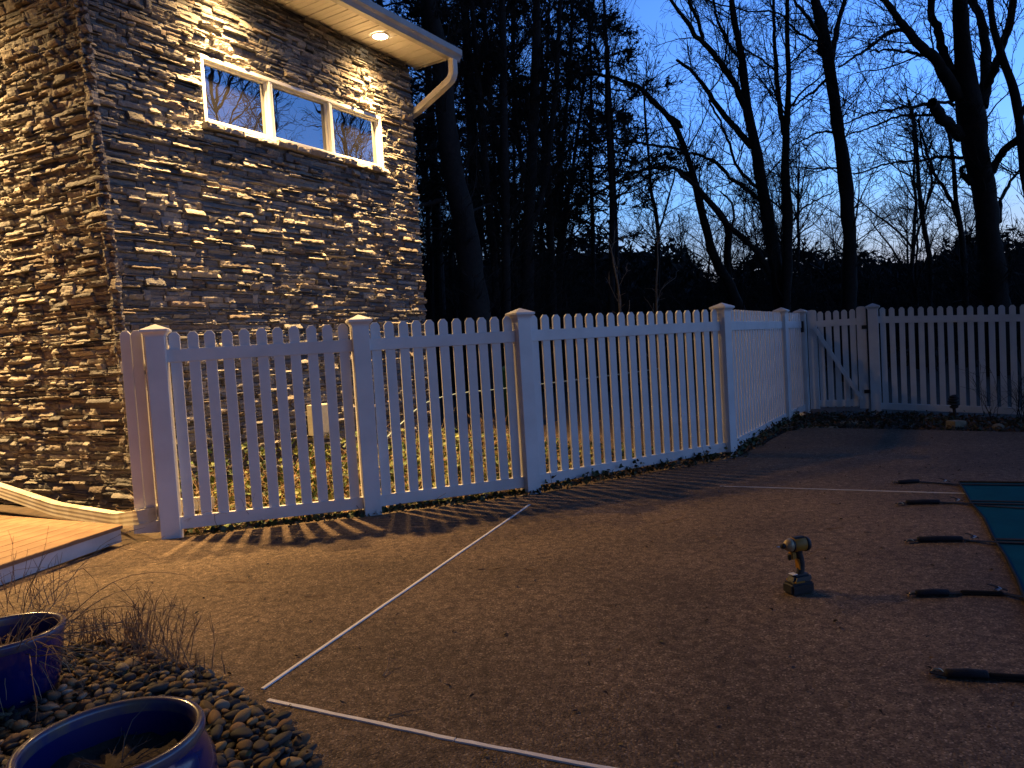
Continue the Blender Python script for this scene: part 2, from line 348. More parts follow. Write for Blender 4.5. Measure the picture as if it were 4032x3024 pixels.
# joint strips in the patio
def strip(p0, p1, w, n=14):
    p0 = np.array([p0[0], p0[1], 0]); p1 = np.array([p1[0], p1[1], 0]); d = p1-p0; d /= np.linalg.norm(d); s = np.array([-d[1], d[0], 0]); V = []
    for i in range(n+1):
        c = p0+(p1-p0)*i/n+s*R.uniform(-.0012, .0012); ww = w*(.5+R.uniform(-.06, .04))
        V += [c-s*ww+[0, 0, .001], c-s*ww*.9+[0, 0, .006], c+s*ww*.9+[0, 0, .006], c+s*ww+[0, 0, .001]]
    Q = [(i*4+k, i*4+4+k, i*4+5+k, i*4+1+k) for i in range(n) for k in range(3)]
    return np_mesh('joint_strip', V, [Q, [(0, 1, 2, 3), (n*4+3, n*4+2, n*4+1, n*4)]])
for a, b, w, lab in ((G(1033, 2716), G(2085, 1988), .015, 'long white joint strip running across the patio to the fence post'),
                     (G(1056, 2760), G(1790, 2917), .018, 'short white joint strip by the pebble bed in the foreground'),
                     (G(1796, 2918), G(2700, 3090), .018, 'white joint strip leaving the bottom edge of the picture'),
                     (G(2835, 1916), G(3800, 1945), .009, 'thin white joint strip reaching the corner of the pool cover')):
    o = strip(a, b, w); mid = (a+b)/2
    tag(obj('joint_strip', local(o, (mid[0], mid[1], 0)), m_strip, None, (mid[0], mid[1], 0)), lab, 'joint strip', 'white joint strips set in the patio')

# ================================================================== HOUSE
SOF = 5.02
house = tag(empty('stone_house', HC), 'stone clad house corner with strip window and lit white eaves', 'house')
WIN = (.965, 3.537, 3.54, 4.195)
# cores
def wall_core(name, A, B, n_in, z1, hole=None):
    pts = [A, B, B+n_in*.2, A+n_in*.2]
    return slab_mesh(name, [p[:2] for p in pts], -.1, z1)
core_r = []
W_END = 4.14
def core_piece(s0, s1, z0, z1):
    P = [HP(s0, -.01, 0), HP(s1, -.01, 0), HP(s1, -.25, 0), HP(s0, -.25, 0)]; return slab_mesh('c', [p[:2] for p in P], z0, z1)
def join(meshes, name):
    bm = bmesh.new()
    for m_ in meshes: bm.from_mesh(m_)
    return bm_mesh(name, bm)
c0_ = core_piece(0, WIN[0]+.02, -.1, SOF-.002)
for v_ in c0_.vertices:
    sv = float((np.array(v_.co)-HC)@HU)
    if v_.co.z > 1 and sv < .3: v_.co.x -= HU[0]*.145; v_.co.y -= HU[1]*.145
me = join([c0_, core_piece(WIN[1]-.02, W_END, -.1, SOF-.002), core_piece(WIN[0]+.02, WIN[1]-.02, -.1, WIN[2]+.02), core_piece(WIN[0]+.02, WIN[1]-.02, WIN[3]-.02, SOF-.002)], 'wall')
wall_r = obj('wall', local(me, HC), m_mortar, house, HC)
me = slab_mesh('wall', [p[:2] for p in (LP(.0, -.01, 0), LP(6, -.01, 0), LP(6, -.25, 0), LP(.0, -.25, 0))], -.1, SOF-.002)
for v_ in me.vertices:
    if v_.co.z > 1: v_.co.x -= HU[0]*.15; v_.co.y -= HU[1]*.15
wall_l = obj('wall', local(me, HC), m_mortar, house, HC)
# back walls closing the volume
bk = [HP(W_END, -.02, 0), HP(W_END, -6, 0), LP(6, -.3, 0)]
me = join([slab_mesh('b', [p[:2] for p in (HP(W_END-.2, -.251, 0), HP(W_END, -.251, 0), HP(W_END, -6, 0), HP(W_END-.2, -6, 0))], -.1, SOF-.003)], 'back_wall')
obj('back_wall', local(me, HC), m_mortar, house, HC)
PAL = [(.30, .285, .27), (.235, .23, .225), (.36, .335, .30), (.19, .19, .195), (.27, .24, .21), (.40, .37, .325), (.15, .15, .16), (.24, .20, .175), (.31, .30, .29)]
def ledge_stone(w, h, dep, seed):
    """front face in local x (along), z (up), y outward; returns verts, quads"""
    nx_ = max(3, int(w/.022)+1); nz_ = max(3, int(h/.015)+1)
    tl = R.uniform(-.018, -.006) if R.random() < .28 else R.uniform(-.001, .016); tx = R.uniform(-.008, .008); step = R.random() < .38; ss = R.uniform(.3, .75); sd = R.uniform(.008, .022)
    edge = R.uniform(.000, .003); V = []
    for j in range(nz_+1):
        for i in range(nx_+1):
            u, v = i/nx_, j/nz_
            x = (u-.5)*w; z = (v-.5)*h
            p = Vector((x*22+seed*3.1, z*34+seed*1.7, seed))
            d = dep+tl*(v-.5)*2+tx*(u-.5)*2+mnoise.noise(p)*.010+mnoise.noise(p*2.7)*.004
            if step and v > ss+.18*mnoise.noise(Vector((x*18+seed, 5, seed))): d -= sd
            rim = min(i, nx_-i, j, nz_-j)
            if rim == 0:
                d -= edge+.004; x += R.uniform(-.003, .003); z += R.uniform(-.0022, .0022)
            V.append((x, max(d, .002), z))
    Q = []; k = nx_+1
    for j in range(nz_):
        for i in range(nx_): a = j*k+i; Q.append((a, a+1, a+k+1, a+k))
    ring = [i for i in range(k)]+[j*k+nx_ for j in range(1, nz_+1)]+[nz_*k+i for i in range(nx_-1, -1, -1)]+[j*k for j in range(nz_-1, 0, -1)]
    b0 = len(V)
    for r in ring: V.append((V[r][0], -.012, V[r][2]))
    n_ = len(ring)
    for i in range(n_): Q.append((ring[i], b0+i, b0+(i+1) % n_, ring[(i+1) % n_]))
    return np.array(V), np.array(Q)
def clad(wallobj, s0, s1, z0, z1, place, cam_center, hole=None, lean=False):
    """fills a face with ledgestone; place(s,out,z) -> world"""
    rows = []; z = z0
    while z < z1-.012:
        h = R.choice((.017, .022, .026, .030, .034, .038, .042, .048, .054)); h = min(h, z1-z); rows.append((z, h)); z += h
    stones = []; taken = {}
    for ri, (rz, rh) in enumerate(rows):
        s = s0-R.uniform(0, .03)-(.030*rz if lean else 0)
        occ = sorted(taken.get(ri, []))
        while s < s1-.01:
            nxt = next((o for o in occ if o[0] <= s+.012 < o[1]), None)
            if nxt: s = nxt[1]; continue
            lim = min([o[0] for o in occ if o[0] > s]+[s1])
            w = R.choice((.06, .08, .10, .13, .16, .20, .25, .31))*R.uniform(.85, 1.15)
            if lim-(s+w) < .05: w = lim-s
            h = rh; z_ = rz
            if R.random() < .13 and ri+1 < len(rows) and w < .2 and rh+rows[ri+1][1] < .095:
                h = rh+rows[ri+1][1]; taken.setdefault(ri+1, []).append((s, s+w))
            stones.append((s+w/2, z_+h/2, w-.004, h-.0035)); s += w
    A = np.array([place(1, 0, 0)-place(0, 0, 0), place(0, 1, 0)-place(0, 0, 0), (0, 0, 1)])
    out = []
    for k, (s, z, w, h) in enumerate(stones):
        if hole:
            a0, a1 = s-w/2, s+w/2; b0, b1 = z-h/2, z+h/2
            if a1 > hole[0] and a0 < hole[1] and b1 > hole[2] and b0 < hole[3]:
                # trim against the opening
                if b0 < hole[2]-.015: b1 = hole[2]
                elif b1 > hole[3]+.015: b0 = hole[3]
                elif a0 < hole[0]-.03: a1 = hole[0]
                elif a1 > hole[1]+.03: a0 = hole[1]
                else: continue
                s, z, w, h = (a0+a1)/2, (b0+b1)/2, a1-a0, b1-b0
        dep = R.choice((.010, .014, .018, .022, .026, .032, .042, .056)); sd = R.uniform(0, 60)
        Vl, Q = ledge_stone(w, h, dep, sd)
        C = place(s, 0, z); Wd = Vl[:, :1]*A[0]+Vl[:, 1:2]*A[1]+Vl[:, 2:3]*A[2]
        t = np.array(R.choice(PAL))*R.uniform(.58, .98)
        dist = np.linalg.norm(C-EYEP); vis = w*h/dist**2
        dv = ray_px(C)
        if not (0 < dv[0] < 4032 and 0 < dv[1] < 3024): vis *= .01
        out.append((vis, C, Wd, Q, t))
    out.sort(key=lambda q: -q[0])
    for vis, C, Wd, Q, t in out[:300]:
        obj('stone', np_mesh('stone', Wd, [Q], tint=t), m_stone, wallobj, C)
    rest = out[300:]; Vs, Qs, Ts = [], [], []; b = 0
    for vis, C, Wd, Q, t in rest:
        Vs.append(Wd+C-HC); Qs.append(Q+b); Ts.append(np.tile(t, (len(Wd), 1))); b += len(Wd)
    obj('stone_cladding', np_mesh('stone_cladding', np.concatenate(Vs), [np.concatenate(Qs)], tint=np.concatenate(Ts)), m_stone, wallobj, HC)['kind'] = 'stuff'
def ray_px(P):
    d = P-EYEP; z = d@FWD
    return (2016+F_PX*(d@RT)/z, 1512-F_PX*(d@UP)/z) if z > .1 else (-1, -1)
clad(wall_r, -.030, 4.19, -.02, SOF-.004, HP, None, hole=(WIN[0]-.005, WIN[1]+.005, WIN[2]-.005, WIN[3]+.005), lean=True)
clad(wall_l, -.062, 2.9, -.02, SOF-.004, lambda s_, o_, z_: LP(s_, o_, z_)-HU*.030*z_, None)
# window
ww, wh = WIN[1]-WIN[0], WIN[3]-WIN[2]
rotz = math.atan2(HU[1], HU[0])
def hobj(name, sx, sy, sz, s, out, z, m, parent, bev=.003):
    return obj(name, box_mesh(name, sx, sy, sz, bev), m, parent, HP(s, out, z), (0, 0, rotz))
# local y after rotz points along +normal inward: HU x z ; HN = outwards is -y
window = empty('window', HP((WIN[0]+WIN[1])/2, 0, WIN[2])); window.parent = house; window.location = Vector(window.location)-Vector(HC)
sm = (WIN[0]+WIN[1])/2; zm = (WIN[2]+WIN[3])/2
FO = -.028
hobj('frame', ww-.002, .11, .036, sm, FO, WIN[3]-.019, m_frame, window, .003)
hobj('frame', ww-.002, .11, .042, sm, FO, WIN[2]+.022, m_frame, window, .003)
hobj('frame', .034, .106, wh-.082, WIN[0]+.018, FO, zm+.0025, m_frame, window, .003)
hobj('frame', .034, .106, wh-.082, WIN[1]-.018, FO, zm+.0025, m_frame, window, .003)
mull = [Wl(1072, 400, .03)[0], Wl(1308, 480, .03)[0]]
edges = [WIN[0]+.036, *mull, WIN[1]-.036]
for s in mull:
    hobj('mullion', .024, .104, wh-.082, s-.015, FO, zm+.0025, m_frame, window, .003)
    hobj('mullion', .024, .094, wh-.082, s+.013, FO, zm+.0025, m_frame, window, .003)
for i in range(3):
    a = edges[i]+(.026 if i else 0); b = edges[i+1]-(.028 if i < 2 else 0)
    for dz, nm in ((WIN[2]+.053, 'sash'), (WIN[3]-.047, 'sash')): hobj(nm, b-a, .05, .018, (a+b)/2, FO-.012, dz, m_frame, window, .003)
    for s_ in (a+.008, b-.008): hobj('sash', .015, .05, wh-.120, s_, FO-.012, zm+.004, m_frame, window, .003)
    hobj('pane', b-a-.028, .006, wh-.12, (a+b)/2, FO-.020+R.uniform(-.001, .001), zm+.004, m_glass, window, 0)
# rough stone sill course under the window
s = WIN[0]-.03
while s < WIN[1]+.03:
    w = min(R.uniform(.14, .3), WIN[1]+.045-s)
    Vl, Q = ledge_stone(w-.004, .055, .095+R.uniform(-.012, .012), R.uniform(0, 50))
    C = HP(s+w/2, 0, WIN[2]-.033); Wd = Vl[:, :1]*HU+Vl[:, 1:2]*HN+Vl[:, 2:3]*np.array([0, 0, 1.])
    obj('sill_stone', np_mesh('sill_stone', Wd, [Q], tint=np.array(PAL[R.randint(0, 5)])*1.1), m_stone, house, C); s += w
# eaves: soffit boards, fascia, gutter, roof
S0, S1 = -1.15, 4.33
n_b = int((S1-S0)/.084); bmesh_ = box_mesh('soffit_board', .076, .56, .018, .004)
for i in range(n_b):
    obj('soffit_board', bmesh_, m_soffit, house, HP(S0+.042+i*.084, .28, SOF+.010+(.004 if i % 2 else 0)), (0, 0, rotz))
hobj('soffit_backing', S1-S0, .58, .02, (S0+S1)/2, .285, SOF+.036, m_soffit, house, 0)
hobj('fascia', S1-S0, .022, .10, (S0+S1)/2, .575, SOF+.035, m_gutter, house)
hobj('end_fascia', .022, .58, .12, S1+.012, .285, SOF+.048, m_gutter, house)
# left wall eave
lrot = math.atan2(HW[1], HW[0])
obj('soffit_panel', box_mesh('soffit_panel', 6, 1.80, .02), m_soffit, house, LP(3.05, .91, SOF+.012), (0, 0, lrot))
# roof plates
rp = [HP(S1+.03, .60, 0), HP(S1+.03, -7, 0), LP(7, -3, 0), LP(6.2, 1.84, 0), LP(-.45, 1.84, 0), LP(-.62, .62, 0)]
obj('roof', local(slab_mesh('roof', [p[:2] for p in rp], SOF+.09, SOF+.13), HC), m_roof, house, HC)
# K style gutter
prof = [(.588, -.02), (.588, .115), (.592, .115), (.592, -.012), (.655, -.012), (.676, .03), (.700, .055), (.704, .10), (.690, .112), (.690, .120), (.716, .120), (.714, .05), (.684, .022), (.664, -.02)]
def profile_extrude(name, prof, s0, s1, zz):
    V = [HP(s_, o_, zz+z_) for s_ in (s0, s1) for o_, z_ in prof]; k = len(prof)
    Q = [(j, (j+1) % k, k+(j+1) % k, k+j) for j in range(k)]
    return np_mesh(name, V, [Q, ])
gut = obj('gutter', local(profile_extrude('gutter', prof, -3.0, 4.42, SOF-.03), HC), m_gutter, house, HC)
cap = [(.588, -.02), (.588, .12), (.716, .12), (.714, .05), (.684, .022), (.664, -.02)]
V = [HP(4.422, o_, SOF-.03+z_) for o_, z_ in cap]+[HP(4.426, o_, SOF-.03+z_) for o_, z_ in cap]; k = 6
obj('end_cap', local(np_mesh('end_cap', V, [[tuple(range(6)), tuple(range(11, 5, -1))], [(j, (j+1) % k, k+(j+1) % k, k+j) for j in range(k)]]), HC), m_gutter, gut, HC)
# corner downspout
pth = rounded_path([HP(4.30, .64, SOF-.051), HP(4.30, .64, SOF-.28), HP(4.27, .02, SOF-.59), HP(4.27, -.3, SOF-.66)], .11, 7)
obj('downspout', local(rect_sweep('downspout', pth, HU, None, .098, .078, .035), HC), m_spout, house, HC)

# recessed lights
def downlight(P, lit_power, lobes=((128, 1.0),)):
    f = empty('recessed_light', P); f.parent = house; f.location = Vector(P)-Vector(HC)
    ring = lathe_mesh('trim_ring', [(.088, -.004), (.092, -.008), (.110, -.007), (.114, .004)], 32)
    obj('trim_ring', ring, m_frame, f, P)
    obj('lens', lathe_mesh('lens', [(.0005, -.003), (.04, -.0035), (.0895, -.002)], 32), m_lens, f, P)
    for k, (deg, share) in enumerate(lobes):      # reflector beam and wide spill of the same lamp
        ld = bpy.data.lights.new('downlight', 'SPOT'); ld.energy = lit_power*share; ld.color = LAMP_COL; ld.spot_size = math.radians(deg); ld.spot_blend = 1.0; ld.shadow_soft_size = .07
        lo = bpy.data.objects.new('downlight', ld); col.objects.link(lo); lo.location = (P[0], P[1], P[2]-.03)
BEAM = ((74, 1.55), (134, .30))
downlight(HP(3.27, .33, SOF-.003), LAMP_W*1.1, BEAM)
downlight(HP(1.20, .33, SOF-.003), LAMP_W*1.25, BEAM)
downlight(LP(2.3, .95, SOF-.003), LAMP_W*1.9, ((158, .9), (120, .45)))
downlight(LP(4.0, 1.3, SOF-.003), LAMP_W*2.25, ((134, 1.0),))

# utility box and conduit on the house wall
s_a, z_a = Wl(1212, 1596, .08); s_b, z_b = Wl(1286, 1706, .08)
ub = tag(empty('utility_box', HP((s_a+s_b)/2, .06, z_b)), 'cream metal utility box fixed to the stone wall behind the fence', 'utility box')
hobj('box_body', s_b-s_a, .09, z_a-z_b, (s_a+s_b)/2, .10, (z_a+z_b)/2, m_box, ub, .006)
hobj('lid', s_b-s_a+.012, .012, z_a-z_b-.03, (s_a+s_b)/2, .151, (z_a+z_b)/2+.006, m_box, ub, .004)
obj('conduit', tube_mesh('conduit', [HP(s_b-.06, .10, z_b+.01)-HC, HP(s_b-.06, .10, z_b-.04)-HC], .014), m_steel, ub, HC)
obj('conduit', tube_mesh('conduit', [HP(s_a+.03, .10, z_b+.01)-HC, HP(s_a+.03, .10, -.03)-HC], .013), m_box, ub, HC)
# ground downspout running over the deck gap to the fence
gp_ = [Ll(-700, 1740, .22), Ll(-40, 1915, .34), Ll(225, 2004, .42), Ll(470, 2046, .55), G(560, 2034, .165), G(700, 1990, .17), G(830, 1978, .12)]
pth = rounded_path(gp_, .10, 4)
gd = obj('drain_pipe', rect_sweep('drain_pipe', [p-np.array([-3, 5.4, .3]) for p in pth], (0, 0, 1), None, .10, .075, .022), m_spout, None, (-3, 5.4, .3))
tag(gd, 'cream ribbed downspout lying low along the stone wall above the deck', 'downspout')

# ================================================================== DECK
dk = tag(empty('wooden_deck', (-2.8, 5.16, 0)), 'low orange wooden deck with a white edge board at left', 'deck')
e_ = np.array([-.235, -.972, 0]); wv = HW.copy(); dc = np.array([-2.80, 5.15, 0]); DZ = .125
bw = .135
for i in range(24):
    a = dc+wv*(i*(bw+.005)/abs(wv@np.array([-e_[1], e_[0], 0]))); b = a+e_*3.3; w_ = wv*bw/abs(wv@np.array([-e_[1], e_[0], 0]))
    bm = bmesh.new(); P = [a, b, b+w_, a+w_]
    vs = [bm.verts.new((p[0], p[1], DZ-.028)) for p in P]+[bm.verts.new((p[0], p[1], DZ+R.uniform(-.0008, .0008))) for p in P]
    for f in ((0, 1, 2, 3), (4, 5, 6, 7), (0, 1, 5, 4), (1, 2, 6, 5), (2, 3, 7, 6), (3, 0, 4, 7)): bm.faces.new([vs[q] for q in f])
    bmesh.ops.recalc_face_normals(bm, faces=bm.faces[:]); bmesh.ops.bevel(bm, geom=bm.edges[:], offset=.004, segments=1, affect='EDGES')
    obj('deck_board', local(bm_mesh('deck_board', bm), a), m_deck, dk, a)
en = np.array([-e_[1], e_[0], 0]); en = en if en[0] > 0 else -en
fa = dc-en*.025-wv*0; P = [fa, fa+e_*3.3, fa+e_*3.3-en*.022, fa-en*.022]
obj('edge_board', local(slab_mesh('edge_board', [p[:2] for p in P], .002, DZ-.031), dc), m_fascia, dk, dc)
P = [fa-en*.024, fa-en*.002, fa+wv*3-en*.002, fa+wv*3+HM*-.02-en*.024]
P = [dc+HM*-.0+wv*.03, dc+wv*3.2, dc+wv*3.2+e_*.022, dc+wv*.03+e_*.022]
obj('edge_board', local(slab_mesh('edge_board', [p[:2] for p in P], .002, DZ-.031), dc), m_fascia, dk, dc)
P = [fa-en*.03+e_*.05, fa-en*.03+e_*3.2, fa+wv*3+e_*3.2, fa+wv*3+e_*.05]

# ================================================================== FENCES
PW = .127
def picket_profile(w, h, cut=.021, ch=.027): return [(-w/2, 0), (w/2, 0), (w/2, h-ch), (w/2-cut, h), (-w/2+cut, h), (-w/2, h-ch)]
pk_mesh = prism_mesh('picket', picket_profile(.074, 1.375), -.011, .011, .0015)
pk_wide = prism_mesh('picket', picket_profile(.070, 1.375), -.011, .011, .0015)
post_mesh = box_mesh('post', PW, PW, 1.50, .004, (0, 0, .715))
def cap_mesh():
    bm = bmesh.new(); lv = [(PW/2+.002, 1.435), (PW/2+.006, 1.448), (PW/2+.020, 1.462), (PW/2+.026, 1.468), (PW/2+.026, 1.482), (PW/2+.018, 1.487), (.004, 1.522)]
    rings = [[bm.verts.new((sx*r, sy*r, z)) for sx, sy in ((-1, -1), (1, -1), (1, 1), (-1, 1))] for r, z in lv]
    for a, b in zip(rings[:-1], rings[1:]):
        for k in range(4): bm.faces.new((a[k], a[(k+1) % 4], b[(k+1) % 4], b[k]))
    bm.faces.new(rings[-1]); bm.faces.new(rings[0][::-1]); return bm_mesh('cap', bm)
cp_mesh = cap_mesh()
def post(parent, p, ang, z=0):
    o = obj('post', post_mesh, m_vinyl, parent, (p[0], p[1], z), (0, 0, ang)); c = bpy.data.objects.new('post_cap', cp_mesh); col.objects.link(c)
    if not cp_mesh.materials: cp_mesh.materials.append(m_vinyl)
    c.parent = o; return o
def panel(parent, A, B, n, zA=0, zB=0, a_in=PW/2, b_in=PW/2, mesh=None, top=1.2925):
    A = np.array([*A[:2], zA]); B = np.array([*B[:2], zB]); d = B-A; L = np.linalg.norm(d[:2]); u = d/L; ang = math.atan2(d[1], d[0])
    S, E_ = A+u*a_in, B-u*b_in; LL = L-a_in-b_in; mid = (S+E_)/2
    tilt = -math.atan2(zB-zA, L)
    for zc, hh in ((top, .092), (.092, .088)):
        obj('rail', box_mesh('rail', LL+.004, .042, hh, .003), m_vinyl, parent, (mid[0], mid[1], mid[2]+zc), (0, tilt, ang))
    for i in range(n):
        p = S+u*(LL*(i+.5)/n)
        obj('picket', mesh or pk_mesh, m_vinyl, parent, (p[0], p[1], p[2]+.085+R.uniform(-.0015, .0015)), (R.uniform(-.002, .002), R.uniform(-.003, .003), ang))
fence = tag(empty('picket_fence', (PQ[0][0], PQ[0][1], 0)), 'long white picket fence zigzagging from the house wall to the gate', 'fence')
angs = [math.atan2(PQ[i+1][1]-PQ[i][1], PQ[i+1][0]-PQ[i][0]) for i in range(7)]
for i in range(6): post(fence, PQ[i], angs[min(i, 4)] if i != 3 else angs[2]*.6+angs[3]*.4)
for i, n in enumerate((11, 11, 19, 22, 9)): panel(fence, PQ[i], PQ[i+1], n)
# two boards closing the gap to the house
fa_ = np.array([-3.02, 5.87]); fb_ = np.array(PQ[0])
d_ = (fb_-fa_)/np.linalg.norm(fb_-fa_); ang = math.atan2(d_[1], d_[0])
g0 = G(560, 2060, 0)[:2]
A = G(536, 2100, .03)[:2]*1.0; B = np.array(PQ[0])+np.array([-.05, .04])
dv = (B-A)/np.linalg.norm(B-A); ang = math.atan2(dv[1], dv[0])
for k in range(2):
    p = A+dv*(.045+.079*k); obj('picket', pk_mesh, m_vinyl, fence, (p[0], p[1], .115), (0, 0, ang))
L_ = np.linalg.norm(B-A)
p = A+dv*(.045+.079*2-.015); obj('trim_strip', box_mesh('trim_strip', .022, .04, 1.40, .003, (0, 0, .70)), m_vinyl, fence, (p[0], p[1], .10), (0, 0, ang))
pm = (A+B)/2; obj('rail', box_mesh('rail', L_, .040, .085, .003), m_vinyl, fence, (pm[0], pm[1]-.012, .075), (0, 0, ang))
obj('rail', box_mesh('rail', L_, .030, .085, .003), m_vinyl, fence, (pm[0]-.02, pm[1]+.035, 1.23), (0, 0, ang))
# gate
gA, gB = np.array(PQ[5]), np.array(PQ[6]); gd_ = (gB-gA)/np.linalg.norm(gB-gA); gang = math.atan2(gd_[1], gd_[0])
L_ = np.linalg.norm(gB-gA); gate = tag(empty('garden_gate', (*(gA+gd_*.1), 0)), 'white picket garden gate with a diagonal brace, closed', 'gate')
st_mesh = prism_mesh('stile', [(-.06, 0), (.06, 0), (.06, 1.40), (.045, 1.425), (0, 1.432), (-.045, 1.425), (-.06, 1.40)], -.028, .028, .003)
a0, b0 = gA+gd_*(PW/2+.085), gB-gd_*(PW/2+.085)
for p in (a0, b0): obj('stile', st_mesh, m_vinyl, gate, (p[0], p[1], .06), (0, 0, gang))
ia, ib = a0+gd_*.06, b0-gd_*.06; LL = np.linalg.norm(ib-ia); pm = (ia+ib)/2
for zc in (1.285, .14): obj('rail', box_mesh('rail', LL+.004, .042, .09, .003), m_vinyl, gate, (pm[0], pm[1], zc), (0, 0, gang))
for i in range(5):
    p = ia+gd_*(LL*(i+.5)/5); obj('picket', pk_mesh, m_vinyl, gate, (p[0], p[1], .085), (0, 0, gang))
gn = np.array([gd_[1], -gd_[0]]); gn = gn if gn[1] < 0 else -gn
pmn = pm+gn*.045; bl = math.hypot(LL+.06, 1.06)
obj('brace', box_mesh('brace', bl, .034, .05, .003), m_vinyl, gate, (pmn[0], pmn[1], .715), (0, math.atan2(1.06, LL+.06), gang))
lt = gA+gd_*.02+gn*.075
obj('latch', box_mesh('latch', .05, .03, .16, .008), m_latch, gate, (lt[0], lt[1], 1.26), (0, 0, gang))
for z in (.3, 1.2):
    q = gB-gd_*.09+gn*.04; obj('hinge', box_mesh('hinge', .11, .012, .05, .003), m_latch, gate, (q[0], q[1], z), (0, 0, gang))
# far run
far = tag(empty('picket_fence', (*PQ[6], 0)), 'straight dim picket fence right of the garden gate', 'fence')
post(far, PQ[6], angs[6]); 
fd = np.array(PQ[7])-np.array(PQ[6]); fd /= np.linalg.norm(fd)
E1 = np.array(PQ[6])+fd*2.3; E2 = np.array(PQ[6])+fd*4.7
panel(far, PQ[6], E1, 19, 0, -.135, mesh=pk_wide); post(far, E1, angs[6], -.135); panel(far, E1, E2, 20, -.135, -.2, mesh=pk_wide); post(far, E2, angs[6], -.2)

# ================================================================== POOL COVER AND STRAPS
ce = [G(3776, 1905), G(3822, 1985), G(3873, 2046), G(3908, 2120), G(3959, 2200), G(4005, 2292), G(4032, 2364)]
last = ce[-1]; dr = ce[-1]-ce[-2]; dr /= np.linalg.norm(dr)
top2 = G(4032, 1908); dt = top2-ce[0]; dt /= np.linalg.norm(dt)
poly = [ce[0]+dt*6]+[ce[0]]+ce[1:]+[last+dr*1.5, last+dr*3+np.array([.4, 0, 0]), last+dr*3+dt*8]
cv = obj('pool_cover', slab_mesh('pool_cover', [p[:2] for p in poly], .001, .011), m_cover)
tag(cv, 'teal mesh winter cover stretched over the swimming pool', 'pool cover')
hem = []
for i in range(len(ce)-1): hem.append((ce[i], ce[i+1]))
obj('hem', tube_mesh('hem', [c+[0, 0, .013] for c in ce]+[last+dr*1.2+[0, 0, .013]], .007, 6), m_web, cv)
obj('hem', tube_mesh('hem', [ce[0]+dt*5+[0, 0, .013], ce[0]+[0, 0, .013]], .010, 6), m_web, cv)
def flat_strap(name, pts, w, parent, base, m=None, t=.003):
    P = [np.array(p, float) for p in pts]; V = []
    for i, p in enumerate(P):
        d = P[min(i+1, len(P)-1)]-P[max(i-1, 0)]; d /= np.linalg.norm(d); s_ = np.array([-d[1], d[0], 0]); s_ /= np.linalg.norm(s_)
        V += [p-s_*w/2, p+s_*w/2, p+s_*w/2+[0, 0, t], p-s_*w/2+[0, 0, t]]
    Q = [(i*4+k, i*4+(k+1) % 4, i*4+4+(k+1) % 4, i*4+4+k) for i in range(len(P)-1) for k in range(4)]
    return obj(name, local(np_mesh(name, V, [Q, [(3, 2, 1, 0), tuple(len(V)-4+k for k in range(4))]]), base), m or m_web, parent, base)
defs = [((3512, 1898), (3537, 1898), (3618, 1893), (3632, 1896), (3732, 1903), (3776, 1907), 'black cover strap at the far corner of the pool cover, half covered by leaves', .0145),
        ((3530, 1984), (3567, 1977), (3700, 1975), (3700, 1975), (3780, 1979), (3818, 1982), 'black cover strap just in front of the thin white joint strip', .0155),
        ((3565, 2131), (3612, 2123), (3790, 2121), (3790, 2121), (3840, 2128), (3905, 2134), 'middle black cover strap with a bright buckle tail', .016),
        ((3575, 2340), (3604, 2335), (3736, 2332), (3782, 2330), (3950, 2336), (4018, 2350), 'black cover strap with two separate sleeves, second nearest', .015),
        ((3660, 2645), (3722, 2650), (3890, 2657), (3890, 2659), (4100, 2672), (4200, 2680), 'nearest black cover strap with a brass anchor at its tip', .016)]
for k, (an, s0_, s1_, t0, t1, ed, lab, rr) in enumerate(defs):
    b_ = G(*s0_); st = tag(empty('cover_strap', (b_[0], b_[1], 0)), lab, 'strap', 'black straps anchoring the pool cover'); base = (b_[0], b_[1], 0)
    a, b = G(*s0_, rr), G(*s1_, rr); mid = (a+b)/2
    obj('sleeve', local(tube_mesh('sleeve', [a, a+(b-a)*.04, a+(b-a)*.3, mid+[0, 0, .002], a+(b-a)*.96, b], [rr*.7, rr*.95, rr, rr*1.03, rr*.97, rr*.7], 12), base), m_sleeve, st, base)
    c, d_, e2 = G(*t0, rr*.7), G(*t1, rr*.6), G(*ed, .016)
    if k in (3, 4): obj('sleeve', local(tube_mesh('sleeve', [c, c+(d_-c)*.05, d_-(d_-c)*.05, d_], [rr*.4, rr*.62, rr*.62, rr*.4], 10), base), m_web, st, base)
    g1 = G(*an, .012)
    flat_strap('webbing', [g1, a-[0, 0, rr*.4], b-[0, 0, rr*.4], c-[0, 0, rr*.3], d_-[0, 0, rr*.3], e2, e2+dt*(.5 if k != 4 else .2)+[0, 0, .0]], .030, st, base)
    obj('anchor', local(tube_mesh('anchor', [g1+[0, 0, -.008], g1+[.015, .004, .006], g1+[.035, 0, .006], g1+[.045, -.004, -.006]], .0035, 8, sub=3), base), m_brass, st, base)
    bk_ = d_+(c-d_)*.12+np.array([0, 0, .018])
    if k < 4:
        obj('buckle', box_mesh('buckle', .026, .020, .006, .002), m_steel, st, bk_+[0, 0, .0], (.1, -.3, .2))
        flat_strap('strap_tail', [d_+[.02, 0, .010], bk_+[-.01, .02, .010], bk_+[-.03, .02, .014]], .018, st, base)
for k, (x0, y0) in enumerate(((3860, 1975), (3870, 1995), (3930, 2133))):
    pass
for p0, p1 in ((G(3822, 1980), G(4032, 1984)), (G(3848, 1998), G(4032, 2010)), (G(3905, 2132), G(4032, 2136))):
    d_ = p1-p0; flat_strap('cover_webbing', [p0+[0, 0, .013], p1+d_*3+[0, 0, .013]], .035, cv, (0, 0, 0))

